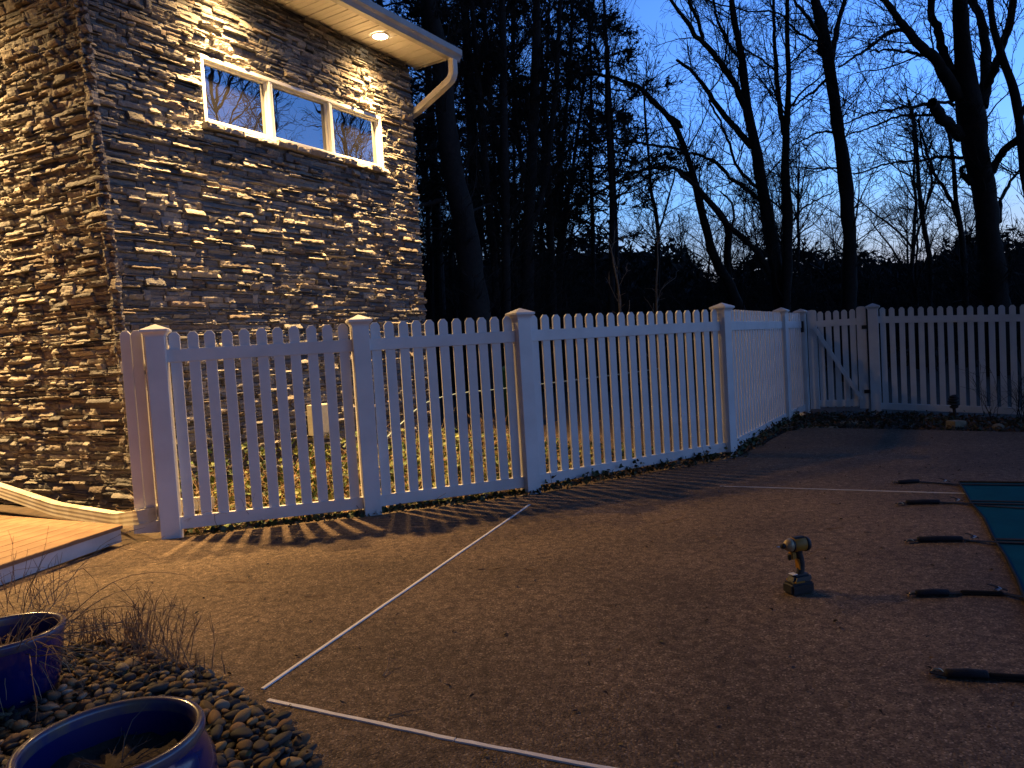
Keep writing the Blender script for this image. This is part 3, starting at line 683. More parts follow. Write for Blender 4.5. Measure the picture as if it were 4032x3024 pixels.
# ================================================================== CORDLESS DRIVER
def drill():
    P = G(3148, 2332); P = np.array([P[0], P[1], 0]); dr_ = tag(empty('cordless_driver', P), 'yellow and black cordless impact driver standing on its battery on the patio', 'power tool')
    rz = PI+.30
    def part(name, me, m): 
        o = bpy.data.objects.new(name, me); col.objects.link(o); me.materials.append(m); o.parent = dr_; return o
    def rb(sx, sy, sz, c, b, taper=1.0, lean=0):
        bm = bmesh.new(); bmesh.ops.create_cube(bm, size=1)
        for v in bm.verts:
            t = taper if v.co.z > 0 else 1; v.co = Vector((v.co.x*sx*t+c[0]+(lean if v.co.z > 0 else 0), v.co.y*sy*t+c[1], v.co.z*sz+c[2]))
        bmesh.ops.bevel(bm, geom=bm.edges[:], offset=b, segments=3, affect='EDGES'); return bm_mesh('p', bm)
    def cyl(prof, z, seg=24, sq=1.0):
        V = []; 
        for x, r in prof:
            for k in range(seg): V.append((x, r*math.cos(2*PI*k/seg)*sq, z+r*math.sin(2*PI*k/seg)))
        Q = [(i*seg+k, i*seg+(k+1) % seg, (i+1)*seg+(k+1) % seg, (i+1)*seg+k) for i in range(len(prof)-1) for k in range(seg)]
        return np_mesh('p', V, [Q, [tuple(range(seg))[::-1], tuple(len(V)-seg+k for k in range(seg))]], smooth=True)
    part('battery', rb(.122, .074, .052, (.004, 0, .027), .009), m_gunm)
    part('battery_latch', rb(.096, .076, .010, (.006, 0, .030), .003), m_black)
    part('base_foot', rb(.110, .066, .036, (.000, 0, .070), .010, .78, -.008), m_black)
    part('base_trim', rb(.050, .070, .008, (.018, 0, .058), .002), m_yel)
    part('label_plate', rb(.028, .034, .003, (.030, 0, .0895), .001), m_label)
    # curved handle
    ctr = [(-.006, .080), (-.012, .105), (-.016, .130), (-.012, .155), (-.002, .178), (.004, .196)]
    V = []; seg = 14; rx = [.021, .0185, .0175, .018, .020, .026]
    for (x, z), r in zip(ctr, rx):
        for k in range(seg): a = 2*PI*k/seg; V.append((x+r*math.cos(a), r*.82*math.sin(a), z))
    Q = [(i*seg+k, i*seg+(k+1) % seg, (i+1)*seg+(k+1) % seg, (i+1)*seg+k) for i in range(len(ctr)-1) for k in range(seg)]
    part('handle', np_mesh('p', V, [Q], smooth=True), m_gunm)
    part('grip_inlay', rb(.006, .032, .050, (.000, 0, .132), .002, 1, .006), m_yel)
    part('trigger_guard', rb(.028, .030, .036, (.030, 0, .176), .005), m_yel)
    part('trigger', rb(.012, .018, .030, (.046, 0, .170), .004), m_black)
    part('motor_housing', cyl([(-.034, .031), (-.030, .033), (.026, .033), (.030, .031)], .222), m_yel)
    part('top_grip', rb(.064, .030, .012, (-.004, 0, .252), .005), m_gunm)
    part('rear_cap', cyl([(-.060, .016), (-.057, .027), (-.048, .033), (-.034, .0345), (-.033, .02)], .220), m_gunm)
    part('nose_band', cyl([(.030, .032), (.036, .0325), (.038, .030)], .222), m_black)
    part('nose_cone', cyl([(.038, .031), (.052, .027), (.064, .020), (.070, .013)], .224), m_nose)
    part('chuck', cyl([(.070, .011), (.072, .012), (.084, .012), (.086, .009)], .224), m_black)
    part('bit', cyl([(.086, .003), (.108, .003), (.112, .001)], .224, 8), m_steel)
    dr_.rotation_euler = (0, 0, rz)
drill()

# ================================================================== PEBBLE BED, POTS
bed_edge = [G(x_, y_) for x_, y_ in ((120, 2560), (259, 2556), (376, 2544), (529, 2538), (646, 2597), (758, 2638), (882, 2691), (964, 2755), (1093, 2826), (1152, 2885), (1211, 2950), (1240, 3024), (1250, 3120))]
bed_poly = [p[:2] for p in bed_edge]+[(-.45, 1.5), (-.5, .6), (-3.2, .6), (-3.2, 2.9), (-2.6, 3.25)]
bed = obj('pebble_bed', slab_mesh('pebble_bed', bed_poly, .001, .010), m_soil); bed['kind'] = 'structure'
def inpoly(x, y, poly):
    c = False; j = len(poly)-1
    for i in range(len(poly)):
        if (poly[i][1] > y) != (poly[j][1] > y) and x < (poly[j][0]-poly[i][0])*(y-poly[i][1])/(poly[j][1]-poly[i][1])+poly[i][0]: c = not c
        j = i
    return c
POT1, POT2 = np.array([-1.95, 2.70]), np.array([-1.05, 1.79])
PC = [(.36, .27, .16), (.040, .042, .050), (.30, .19, .10), (.34, .31, .27), (.14, .11, .08), (.09, .085, .085), (.20, .135, .08), (.26, .19, .12), (.065, .07, .08), (.16, .14, .115), (.22, .14, .09), (.11, .085, .07), (.30, .26, .21), (.055, .055, .06), (.17, .12, .06)]
ico = bmesh.new(); bmesh.ops.create_icosphere(ico, subdivisions=3, radius=1); IV = np.array([v.co[:] for v in ico.verts]); IF = np.array([[v.index for v in f.verts] for f in ico.faces]); ico.free()
ico = bmesh.new(); bmesh.ops.create_icosphere(ico, subdivisions=2, radius=1); JV = np.array([v.co[:] for v in ico.verts]); JF = np.array([[v.index for v in f.verts] for f in ico.faces]); ico.free()
def pebble_shape(hi=True):
    B = (IV if hi else JV).copy(); sd = R.uniform(0, 99)
    n_ = np.array([mnoise.noise(Vector(b*.9)+Vector((sd, 0, 0))) for b in B]); n2 = np.array([mnoise.noise(Vector(b*2.2)+Vector((sd, 7, 0))) for b in B])
    B = B*(1+.22*n_+.07*n2)[:, None]; return B
shapes = [pebble_shape() for _ in range(10)]; shapes_lo = [pebble_shape(False) for _ in range(10)]
peb = []
grid = {}
def try_put(x, y, r, z):
    key = (int(x/.05), int(y/.05))
    for a in range(-1, 2):
        for b in range(-1, 2):
            for (px, py, pr, pz) in grid.get((key[0]+a, key[1]+b), ()):
                if abs(pz-z) < .012 and math.hypot(px-x, py-y) < (pr+r)*.80: return False
    grid.setdefault(key, []).append((x, y, r, z)); return True
for lvl, (nt, z) in enumerate(((26000, .014), (9000, .034))):
    for _ in range(nt):
        x, y = R.uniform(-3.1, -.5), R.uniform(.9, 3.25)
        r = R.choice((.012, .014, .016, .018, .020, .023, .027))
        if lvl and R.random() < .3: continue
        if not inpoly(x, y, bed_poly): continue
        if math.hypot(x-POT1[0], y-POT1[1]) < .17+r or math.hypot(x-POT2[0], y-POT2[1]) < .175+r: continue
        if lvl and not inpoly(x+.05, y+.03, bed_poly): continue
        if try_put(x, y, r, z): peb.append((x, y, r, z))
items = []
for x, y, r, z in peb:
    px = ray_px(np.array([x, y, z])); vis = (0 < px[0] < 4032 and 0 < px[1] < 3060); d = np.linalg.norm(np.array([x, y, z])-EYEP)
    items.append((r/d if vis else r/d*.01, x, y, r, z))
items.sort(key=lambda q: -q[0])
def peb_xf(r):
    return Matrix.LocRotScale(None, Matrix.Rotation(R.uniform(0, 6.28), 3, 'Z') @ Matrix.Rotation(R.uniform(-.4, .4), 3, 'X') @ Matrix.Rotation(R.uniform(-.35, .35), 3, 'Y'), Vector((r*R.uniform(1.0, 1.6), r*R.uniform(.8, 1.0), r*R.uniform(.45, .7))))
pmesh = []
for sh in shapes:
    for c in PC:
        if R.random() < .5 or len(pmesh) < 20: pmesh.append(np_mesh('pebble', sh, [IF], tint=np.array(c)*R.uniform(.8, 1.15), smooth=True))
for v_, x, y, r, z in items[:300]:
    o = obj('pebble', R.choice(pmesh), m_peb, bed, (x, y, z+R.uniform(0, .006))); xf = peb_xf(r); o.rotation_euler = xf.to_euler(); o.scale = xf.to_scale()
Vs, Fs, Ts = [], [], []; b = 0
for v_, x, y, r, z in items[300:]:
    A = np.array(peb_xf(r).to_3x3()); S_ = R.choice(shapes_lo)@A.T+[x, y, z]; Vs.append(S_); Fs.append(JF+b); b += len(JV); Ts.append(np.tile(np.array(R.choice(PC))*R.uniform(.7, 1.2), (len(JV), 1)))
obj('loose_pebbles', np_mesh('loose_pebbles', np.concatenate(Vs), [np.concatenate(Fs)], tint=np.concatenate(Ts), smooth=True), m_peb, bed)['kind'] = 'stuff'

def pot(c, Rr, H, prof_out, label):
    t = tag(empty('glazed_pot', (c[0], c[1], .008)), label, 'plant pot', 'blue glazed pots in the pebble bed')
    P = (c[0], c[1], .008)
    obj('pot_body', lathe_mesh('pot_body', prof_out, 64), m_pot, t, P)
    rt = .013
    rim = [(Rr-.020+rt*.9*(1-math.cos(a))*1.1, H-.010+rt*math.sin(a)) for a in np.linspace(0, PI, 9)]
    obj('rim', lathe_mesh('rim', [(Rr-.022, H-.03)]+rim+[(Rr+.004, H-.022), (Rr-.004, H-.035)], 64), m_rim, t, P)
    obj('pot_lining', lathe_mesh('pot_lining', [(Rr-.020, H-.012), (Rr-.024, H-.05), (Rr-.035, H-.12)], 64), m_potin, t, P)
    V = [(0, 0, H-.085)]+[((Rr-.028)*rr*math.cos(a), (Rr-.028)*rr*math.sin(a), H-.085+R.uniform(-.012, .012)) for rr in (.35, .7, 1.02) for a in np.linspace(0, 2*PI, 33)[:-1]]
    T = [(0, 1+k, 1+(k+1) % 32) for k in range(32)]; Q = [(1+j*32+k, 1+(j+1)*32+k, 1+(j+1)*32+(k+1) % 32, 1+j*32+(k+1) % 32) for j in range(2) for k in range(32)]
    obj('soil', np_mesh('soil', V, [T, Q], smooth=True), m_soil, t, P)
    return t
pot(POT1, .200, .250, [(.150, 0), (.165, .02), (.178, .08), (.188, .15), (.194, .20), (.192, .225), (.196, .24)], 'blue glazed pot full of dry stems at the left edge')
pot(POT2, .213, .280, [(.160, 0), (.19, .02), (.225, .08), (.240, .13), (.236, .18), (.218, .225), (.206, .248), (.206, .27)], 'large blue glazed pot with bare soil in the near left corner')

# dry plants
def stems_object(name, starts, dirs, lens, m, base, segs=8, wob=.09, grav=0, r0=.0022, r1=.0007, sides=4, kids=0, kl=(.3, .5)):
    P, rd = curved(np.array(starts), np.array(dirs), np.array(lens), segs, wob, grav, r0, r1); V, Q = tubes(P, rd, sides)
    VV, QQ = [V], [Q]
    if kids:
        B = len(P); bi = NR.randint(0, B, B*kids); ti = NR.randint(2, segs, B*kids); s_ = P[bi, ti]; d_ = P[bi, ti]-P[bi, ti-1]; d_ /= np.linalg.norm(d_, axis=1, keepdims=True)
        d_ = d_+NR.normal(0, .45, d_.shape); P2, r2 = curved(s_, d_, np.array(lens)[bi]*NR.uniform(kl[0], kl[1], len(bi)), 5, wob*1.3, grav, r0*.6, r1*.8)
        V2, Q2 = tubes(P2, r2, 3, len(V)); VV.append(V2); QQ.append(Q2)
    return obj(name, local(np_mesh(name, np.concatenate(VV), [np.concatenate(QQ)]), base), m, None, base)
n = 110; a = NR.uniform(0, 2*PI, n); rr = NR.uniform(0, .14, n)
st = np.stack([POT1[0]+rr*np.cos(a), POT1[1]+rr*np.sin(a), np.full(n, .165)], 1); dd = np.stack([np.cos(a)*.9, np.sin(a)*.9, NR.uniform(.35, 1.4, n)], 1)
tag(stems_object('dry_plant', st, dd, NR.uniform(.18, .66, n), m_dry, (POT1[0], POT1[1], .16), 9, .10, -.14, .0022, .0008, kids=2), 'dead arching dry stems growing out of the blue pot at the left edge', 'plant')
n = 46; a = NR.uniform(0, 2*PI, n); rr = NR.uniform(0, .12, n)
st = np.stack([POT1[0]+rr*np.cos(a), POT1[1]+rr*np.sin(a), np.full(n, .165)], 1); dd = np.stack([np.cos(a)*1.2, np.sin(a)*1.2, NR.uniform(.0, .5, n)], 1)
tag(stems_object('straw_grass', st, dd, NR.uniform(.15, .42, n), m_straw, (POT1[0], POT1[1], .16), 9, .10, -.16, .0018, .0007), 'pale straw blades drooping over the rim of the left blue pot', 'plant')
def shrub(cx_, cy_, n, h, label, spread=.12, m=m_dry):
    st = np.stack([cx_+NR.normal(0, spread, n), cy_+NR.normal(0, spread*.6, n), np.full(n, .01)], 1); dd = np.stack([NR.normal(.02, .22, n), NR.normal(0, .22, n), np.full(n, 1.)], 1)
    tag(stems_object('bare_shrub', st, dd, NR.uniform(h*.4, h, n), m, (cx_, cy_, 0), 7, .07, 0, .0025, .0009, kids=3, kl=(.2, .5)), label, 'shrub', 'bare twiggy perennials in the pebble bed')
for (x_, y_), n, h, lab, spd in (((350, 2560), 60, .20, 'low tangle of thin stems right beside the left blue pot', .13), ((545, 2560), 24, .24, 'upright dark dry stalks at the far edge of the pebble bed', .05),
                             ((655, 2630), 28, .26, 'widest leaning bare twigs in the middle of the pebble bed edge', .08), ((770, 2680), 9, .20, 'sparse low twigs at the right part of the pebble bed edge', .05), ((60, 2400), 22, .34, 'tall thin stalks behind the left blue pot near the deck', .12)):
    g = G(x_, y_); shrub(g[0], g[1], n, h, lab, spd)
n = 30; a = NR.uniform(0, 2*PI, n); rr = NR.uniform(0, .15, n)
st = np.stack([POT2[0]+rr*np.cos(a), POT2[1]+rr*np.sin(a), np.full(n, .205)], 1); dd = np.stack([np.cos(a), np.sin(a), NR.uniform(.05, .6, n)], 1)
tag(stems_object('dead_twigs', st, dd, NR.uniform(.05, .16, n), m_sapling, (POT2[0], POT2[1], .2), 6, .16, -.05, .0018, .0007, kids=1), 'a few grey dead twigs on the soil of the near blue pot', 'twigs')

# ================================================================== IVY, LITTER, TWIGS
def along(pts, t):
    P = np.array(pts, float); L = np.cumsum([0]+[np.linalg.norm(P[i+1]-P[i]) for i in range(len(P)-1)]); q = t*L[-1]
    return np.stack([np.interp(q, L, P[:, 0]), np.interp(q, L, P[:, 1])], 1)
fl = PQ[:5]
GREEN = [(.05, .09, .025), (.08, .13, .03), (.14, .18, .04), (.22, .24, .06), (.04, .07, .03)]
BROWN = [(.20, .11, .05), (.30, .18, .08), (.12, .07, .04), (.38, .25, .12)]
def behind(n):
    t = NR.uniform(0, 1, n); f_ = along([PQ[0], PQ[1], PQ[2], PQ[3]], t); k = NR.uniform(.08, 1, n)
    hs = NR.uniform(-.05, .85, n); w_ = np.stack([HC[0]+HU[0]*hs*4.2+.1, HC[1]+HU[1]*hs*4.2], 1)
    tt = t[:, None]; tgt = np.stack([HC[0]+HU[0]*t*4.6+.12, HC[1]+HU[1]*t*4.6-.05], 1); p = f_+(tgt-f_)*k[:, None]
    hmax = .05+.50*np.clip(k, 0, 1)**1.5*np.clip(1.3-t, .2, 1); return np.stack([p[:, 0], p[:, 1], -.02+NR.uniform(0, 1, n)**1.7*hmax], 1)
V1, T1, C1 = leaves(5200, behind, (.03, .075), GREEN, .15); V2, T2, C2 = leaves(5200, lambda n: behind(n)*[1, 1, .45], (.03, .07), BROWN, .1, 'dead')
tag(obj('ivy_bed', np_mesh('ivy_bed', np.concatenate([V1, V2]), [np.concatenate([T1, T2+len(V1)])], tint=np.concatenate([C1, C2])), m_leaf), 'tangle of green ivy and dead leaves between fence and stone wall', 'ivy', kind='stuff')
n = 420; st = behind(n); st[:, 2] = -.02; dd = np.stack([NR.normal(0, .5, n), NR.normal(0, .5, n), np.full(n, .8)], 1)
o = stems_object('dry_undergrowth', st, dd, NR.uniform(.15, .6, n), m_straw, (-1, 6, 0), 6, .16, -.07, .0028, .001, kids=1); tag(o, 'pale dry stems standing among the ivy behind the fence', 'undergrowth', kind='stuff')
def front(n):
    t = NR.uniform(0, 1, n)**.9; p = along([(-2.3, 5.28), PQ[1], PQ[2], PQ[3], PQ[4], (3.9, 10.1)], .0+t); 
    off = np.abs(NR.normal(0, .055, n))*(.5+.9*np.sin(t*2.5)); q = np.stack([p[:, 0]+off*.45, p[:, 1]-off*.9+.02, .005+np.abs(NR.normal(0, .028, n))*np.where(t > .32, 1.4, .4)], 1); return q
V1, T1, C1 = leaves(1500, front, (.025, .06), [(.03, .05, .018), (.045, .07, .02), (.07, .09, .03), (.10, .06, .03)], .2); V2, T2, C2 = leaves(2200, lambda n: front(n)*[1, 1, .5], (.02, .045), BROWN[:3], .3, 'dead')
tag(obj('ivy_edge', np_mesh('ivy_edge', np.concatenate([V1, V2]), [np.concatenate([T1, T2+len(V1)])], tint=np.concatenate([C1, C2])), m_leaf), 'dark ivy and dead leaves creeping out under the fence onto the patio', 'ivy', kind='stuff')
n = 40; st = front(n); st[:, 2] = .01; dd = np.stack([NR.normal(.3, .5, n), NR.normal(-.1, .3, n), NR.uniform(.1, 1.0, n)], 1)
tag(stems_object('creeping_vines', st, dd, NR.uniform(.1, .35, n), m_dry, (1, 6, 0), 7, .2, -.08, .0022, .001, kids=1), 'thin trailing vines along the foot of the fence', 'vine', kind='stuff')
def farbed(n):
    t = NR.uniform(0, 1, n); a_ = along([(3.3, 8.85), (3.62, 9.1), (5.3, 7.68), (7.2, 6.25)], t); b_ = along([(4.0, 10.2), (4.3, 10.6), PQ[6], (7.6, 8.9)], t); k = NR.uniform(0, 1, n)[:, None]
    p = a_+(b_-a_)*k; return np.stack([p[:, 0], p[:, 1], gz(p[:, 0], p[:, 1])+.01+np.abs(NR.normal(0, .03, n))], 1)
V1, T1, C1 = leaves(3800, farbed, (.03, .08), [(.05, .055, .03), (.04, .05, .02), (.12, .07, .04), (.08, .05, .03)], .2, 'dead')
tag(obj('bed_litter', np_mesh('bed_litter', V1, [T1], tint=C1), m_leaf), 'dark leaf litter covering the planting bed before the far fence', 'leaf litter', kind='stuff')
def patio_spots(n):
    q = []
    while len(q) < n:
        x_, y_ = NR.uniform(-2.4, 4.5), NR.uniform(1.8, 8)
        if inpoly(x_, y_, patio) and not inpoly(x_, y_, bed_poly): q.append((x_, y_, .004))
    return np.array(q)
V1, T1, C1 = leaves(950, patio_spots, (.006, .026), [(.12, .07, .04), (.06, .04, .025), (.03, .022, .015), (.20, .12, .06)], .8, 'dead')
tag(obj('leaf_scraps', np_mesh('leaf_scraps', V1, [T1], tint=C1), m_leaf), 'small scraps of dead leaf scattered over the patio', 'leaf litter', kind='stuff')
for (x_, y_), L_, az, lab in (((960, 2290), .20, .1, 'forked dry twig on the bright patio left of the long joint strip'), ((1240, 2352), .10, .0, 'short dark twig between the bright patio and the long joint strip'),
                       ((1940, 2240), .16, .1, 'curved twig just right of the long joint strip below the fence'), ((2100, 2245), .09, -.2, 'small twig below the second of the tall fence posts'), ((1600, 2805), .12, .5, 'green sprig with a curled stem above the foreground joint strip'),
                       ((1540, 2640), .12, 1.2, 'thin forked twig in the middle foreground of the patio'), ((3320, 1985), .17, 0, 'straight twig between the driver and the thin joint strip'), ((3290, 2085), .10, -.3, 'dark twig just above and right of the driver'),
                       ((3470, 2095), .20, 0, 'long twig left of the middle cover strap'), ((3210, 2185), .08, -.2, 'short twig directly right of the driver head'), ((2650, 2060), .15, .1, 'twig in the middle of the dim patio'), ((2790, 2130), .10, .3, 'small twig in the open patio left of the driver'), ((300, 2405), .16, .6, 'reddish twig on the bright patio beyond the left pot')):
    g = G(x_, y_); d_ = np.array([[math.cos(az), math.sin(az), .02]]); stx = np.array([[g[0]-L_/2*d_[0, 0], g[1]-L_/2*d_[0, 1], .006]])
    o = stems_object('fallen_twig', stx, d_, [L_], m_dry, (g[0], g[1], 0), 7, .10, 0, .0028, .0012, kids=2); tag(o, lab, 'twig', 'fallen twigs on the patio')

def bed_spots(n):
    q = []
    while len(q) < n:
        x_, y_ = NR.uniform(-3, -.6), NR.uniform(1.2, 3.2)
        if inpoly(x_, y_, bed_poly) and math.hypot(x_-POT1[0], y_-POT1[1]) > .2 and math.hypot(x_-POT2[0], y_-POT2[1]) > .24: q.append((x_, y_, NR.uniform(.03, .055)))
    return np.array(q)
V1, T1, C1 = leaves(520, bed_spots, (.015, .045), [(.16, .10, .05), (.10, .06, .035), (.05, .06, .025), (.22, .14, .08)], .5, 'dead')
tag(obj('bed_leaf_litter', np_mesh('bed_leaf_litter', V1, [T1], tint=C1), m_leaf), 'dead leaf scraps caught between the river pebbles', 'leaf litter', kind='stuff')
# hose behind the fence
hp = [HP(1.35, .35, .02), HP(1.9, .45, .04), HP(2.5, .40, .12), HP(3.1, .35, .36), HP(3.55, .4, .58), HP(4.0, .55, .66), HP(4.5, .8, .67), HP(5.3, 1.1, .68), HP(6.4, 1.5, .70), HP(7.6, 2.0, .74)]
tag(obj('garden_hose', local(tube_mesh('garden_hose', hp, .009, 8, sub=5), HP(2.5, .4, 0)), m_hose, None, HP(2.5, .4, 0)), 'pale blue hose rising from the ivy and running level behind the fence', 'hose')
bn = HP(6.2, .2, 0); tag(empty('garden_bin', bn), 'dark green plastic bin standing beyond the stone wall behind the fence', 'bin'); bn_o = bpy.data.objects['garden_bin']
obj('bin_body', lathe_mesh('bin_body', [(.20, 0), (.24, .05), (.27, .85), (.28, .87), (.28, .90)], 28), m_green, bn_o, bn+[0, 0, -.03]); obj('lid', lathe_mesh('lid', [(.29, .90), (.29, .93), (.2, .99), (.01, 1.0)], 28), m_green, bn_o, bn+[0, 0, -.03])

# far bed ornaments
ob = G(3757, 1655, -.05); orn = tag(empty('garden_ornament', (ob[0], ob[1], -.08)), 'dark layered ornament on a short stalk before the far fence', 'ornament')
obj('stalk', tube_mesh('stalk', [(0, 0, -.05), (.01, 0, .1), (0, 0, .2)], .02, 8), m_ornam, orn, (ob[0], ob[1], -.06))
for k, (r_, z_) in enumerate(((.055, .18), (.072, .215), (.078, .25), (.070, .285), (.052, .315))):
    o = obj('leaf_tier', np_mesh('leaf_tier', shapes[k]*[r_*1.0, r_*.9, .020], [IF], smooth=True), m_ornam, orn, (ob[0]+R.uniform(-.01, .01), ob[1], z_-.06), (R.uniform(-.2, .2), R.uniform(-.2, .2), R.uniform(0, 6)))
g = G(3764, 1688, -.03); tag(obj('stone_block', box_mesh('stone_block', .17, .13, .11, .015, (0, 0, .05)), m_block, None, (g[0], g[1], -.04), (0, .05, .3)), 'square tan stone block in the far bed below the ornament', 'block')
g = G(3930, 1688, -.03); tag(obj('small_rock', np_mesh('small_rock', shapes[3]*[.07, .05, .04], [IF], smooth=True), m_block, None, (g[0], g[1], -.01)), 'small tan rock in the far bed at the right', 'rock')
for (x_, y_), n, h, lab in (((3905, 1650), 7, .75, 'bare shrub of thin stems against the far fence'), ((4010, 1650), 16, .7, 'bushier bare shrub at the right edge against the far fence')):
    g = G(x_, y_, -.08); nn_ = n; st = np.stack([g[0]+NR.normal(0, .04, nn_), g[1]+NR.normal(0, .04, nn_), np.full(nn_, -.1)], 1); dd = np.stack([NR.normal(.1, .25, nn_), NR.normal(0, .2, nn_), np.full(nn_, 1.)], 1)
    tag(stems_object('fence_shrub', st, dd, NR.uniform(h*.6, h, nn_), m_twig, (g[0], g[1], -.1), 8, .12, 0, .004, .0015, kids=5, kl=(.25, .5)), lab, 'shrub')
mat_ = G(3300, 1700)
# stepping pavers before the gate
for k, (x_, y_) in enumerate(((3300, 1668), (3190, 1690))):
    g = G(x_, y_, -.03); tag(obj('stepping_stone', box_mesh('stepping_stone', .62, .30, .04, .01), m_block, None, (g[0], g[1], -.03), (0, 0, -.5)), ('flat stepping stone right in front of the gate', 'flat stepping stone nearer the patio edge by the gate')[k], 'stepping stone')

# ================================================================== TREES
def grow(limbs, dens=3.0, l1=(.8, 2.4), n2=6, n3=4, up=.25, r_scale=1.0, seed=0, rmin=.0065, t0=.12):
    """procedural branching off traced limbs: limbs = list of (P[N,3], R[N])"""
    S, Dd, Rr = [], [], []
    for P, rd in limbs:
        seg = np.linalg.norm(np.diff(P, axis=0), axis=1); L = np.concatenate([[0], np.cumsum(seg)]); n = max(1, int(L[-1]*dens))
        q = NR.uniform(t0*L[-1], L[-1], n); p = np.stack([np.interp(q, L, P[:, k]) for k in range(3)], 1); r = np.interp(q, L, rd)
        i = np.clip(np.searchsorted(L, q)-1, 0, len(P)-2); t = P[i+1]-P[i]; t /= np.linalg.norm(t, axis=1, keepdims=True)
        ax = NR.normal(0, 1, (n, 3)); ax -= t*(ax*t).sum(1, keepdims=True); ax /= np.linalg.norm(ax, axis=1, keepdims=True)
        an = NR.uniform(.6, 1.25, n)[:, None]; d = t*np.cos(an)+ax*np.sin(an)+np.array([0, 0, up])
        S.append(p); Dd.append(d); Rr.append(np.clip(r*.45, .008, .03))
    S, Dd, Rr = map(np.concatenate, (S, Dd, Rr)); n = len(S); Ln = NR.uniform(l1[0], l1[1], n)*NR.uniform(.5, 1, n)
    Rr = np.minimum(Rr, Ln*.012)*r_scale
    P1, R1 = curved(S, Dd, Ln, 7, .13, .03, Rr, rmin)
    out = [(P1, R1, 4)]
    def kids(P, Rd, Ln, k, lf, segs, wob, rm):
        B, N, _ = P.shape; bi = np.repeat(np.arange(B), k); ti = NR.randint(1, N, B*k); s_ = P[bi, ti]; t = P[bi, ti]-P[bi, ti-1]; t /= np.linalg.norm(t, axis=1, keepdims=True)
        ax = NR.normal(0, 1, t.shape); ax -= t*(ax*t).sum(1, keepdims=True); ax /= np.linalg.norm(ax, axis=1, keepdims=True); an = NR.uniform(.4, 1.0, len(bi))[:, None]
        d = t*np.cos(an)+ax*np.sin(an)+np.array([0, 0, up*.5]); L2 = Ln[bi]*NR.uniform(lf[0], lf[1], len(bi))
        Pk, Rk = curved(s_, d, L2, segs, wob, .02, np.minimum(Rd[bi, ti]*.65, .012), rm); return Pk, Rk, L2
    P2, R2, L2 = kids(P1, R1, Ln, n2, (.25, .55), 5, .16, rmin*.9); out.append((P2, R2, 3))
    if n3: P3, R3, L3 = kids(P2, R2, L2, n3, (.3, .7), 3, .2, rmin*.75); out.append((P3, R3, 3))
    return out
def mesh_from(tb, name, base=(0, 0, 0)):
    VV, QQ = [], []; b = 0
    for P, Rd, sd in tb:
        V, Q = tubes(P, Rd, sd, b); VV.append(V); QQ.append(Q); b += len(V)
    return np_mesh(name, np.concatenate(VV)-np.array(base), [np.concatenate(QQ)])
def cB(x, y): return (2700+x*.7534, y*.7534)
def cA(x, y): return (1550+x*.7234, y*.7234)
def traced_tree(label, base_d, limbs, cat='tree', dens=3.0, n2=6, n3=4, l1=(.8, 2.4), group=None, name='bare_tree', m=m_bark, mt=m_twig, t0=.12):
    """limbs: first is the trunk; each = (conv, [(x,y)...], [width crop px...], depth offset end)"""
    L3 = []
    for k, (cv_, pts, wd, dz) in enumerate(limbs):
        n = len(pts); P = []; Rd = []
        ws = np.interp(np.linspace(0, 1, n), np.linspace(0, 1, len(wd)), wd)
        for i, q in enumerate(pts):
            x, y = cv_(*q); dd_ = base_d+dz*(i/(n-1))**1.0; P.append(D(x, y, dd_)); Rd.append(ws[i]*.74*.5/F_PX*dd_)
        P = np.array(P); Rd = np.array(Rd)
        if k == 0:
            b = P[0].copy(); dirn = P[0]-P[1]; dirn /= abs(dirn[2]); 
            foot = b+dirn*b[2]; P = np.vstack([[foot[0], foot[1], -.1], P]); Rd = np.concatenate([[Rd[0]*1.15], Rd])
        P, Rd = resample(P, Rd, 4); 
        if k: P[1:] += NR.normal(0, .012, P[1:].shape)
        L3.append((P, Rd))
    base = L3[0][0][0].copy(); base[2] = 0
    # carry the topmost limbs on above the picture
    ext = []
    for k, (P, Rd) in enumerate(L3):
        px = ray_px(P[-1])
        if px[1] < 60 or px[0] > 4000:
            d = P[-1]-P[-4]; d /= np.linalg.norm(d); Pe, Re = curved(P[-1:], d[None]+[[0, 0, .25]], np.array([4.5]), 8, .06, .03, Rd[-1], .02)
            ext.append((Pe[0], Re[0]))
    t = tag(empty(name, base), label, cat, group)
    for k, (P, Rd) in enumerate(L3):
        V, Q = tubes(P[None], Rd[None], 10 if Rd[0] > .06 else 7)
        nb = len(V); r_ = np.repeat(Rd, 10 if Rd[0] > .06 else 7)
        nz = np.array([mnoise.noise(Vector(v*np.array([5, 5, 2.]))) for v in V]); c_ = np.repeat(P, 10 if Rd[0] > .06 else 7, axis=0); V = c_+(V-c_)*(1+.22*nz)[:, None]
        obj('trunk' if k == 0 else 'limb', local(np_mesh('limb', V, [Q], smooth=True), base), m, t, base)
    for P, Rd in ext: obj('limb', local(mesh_from([(P[None], Rd[None], 7)], 'limb'), base), m, t, base)
    tb = grow(L3+ext, dens, l1, n2, n3, t0=t0)
    obj('twigs', local(mesh_from(tb, 'twigs'), base), mt, t, base)['kind'] = 'stuff'
    return t
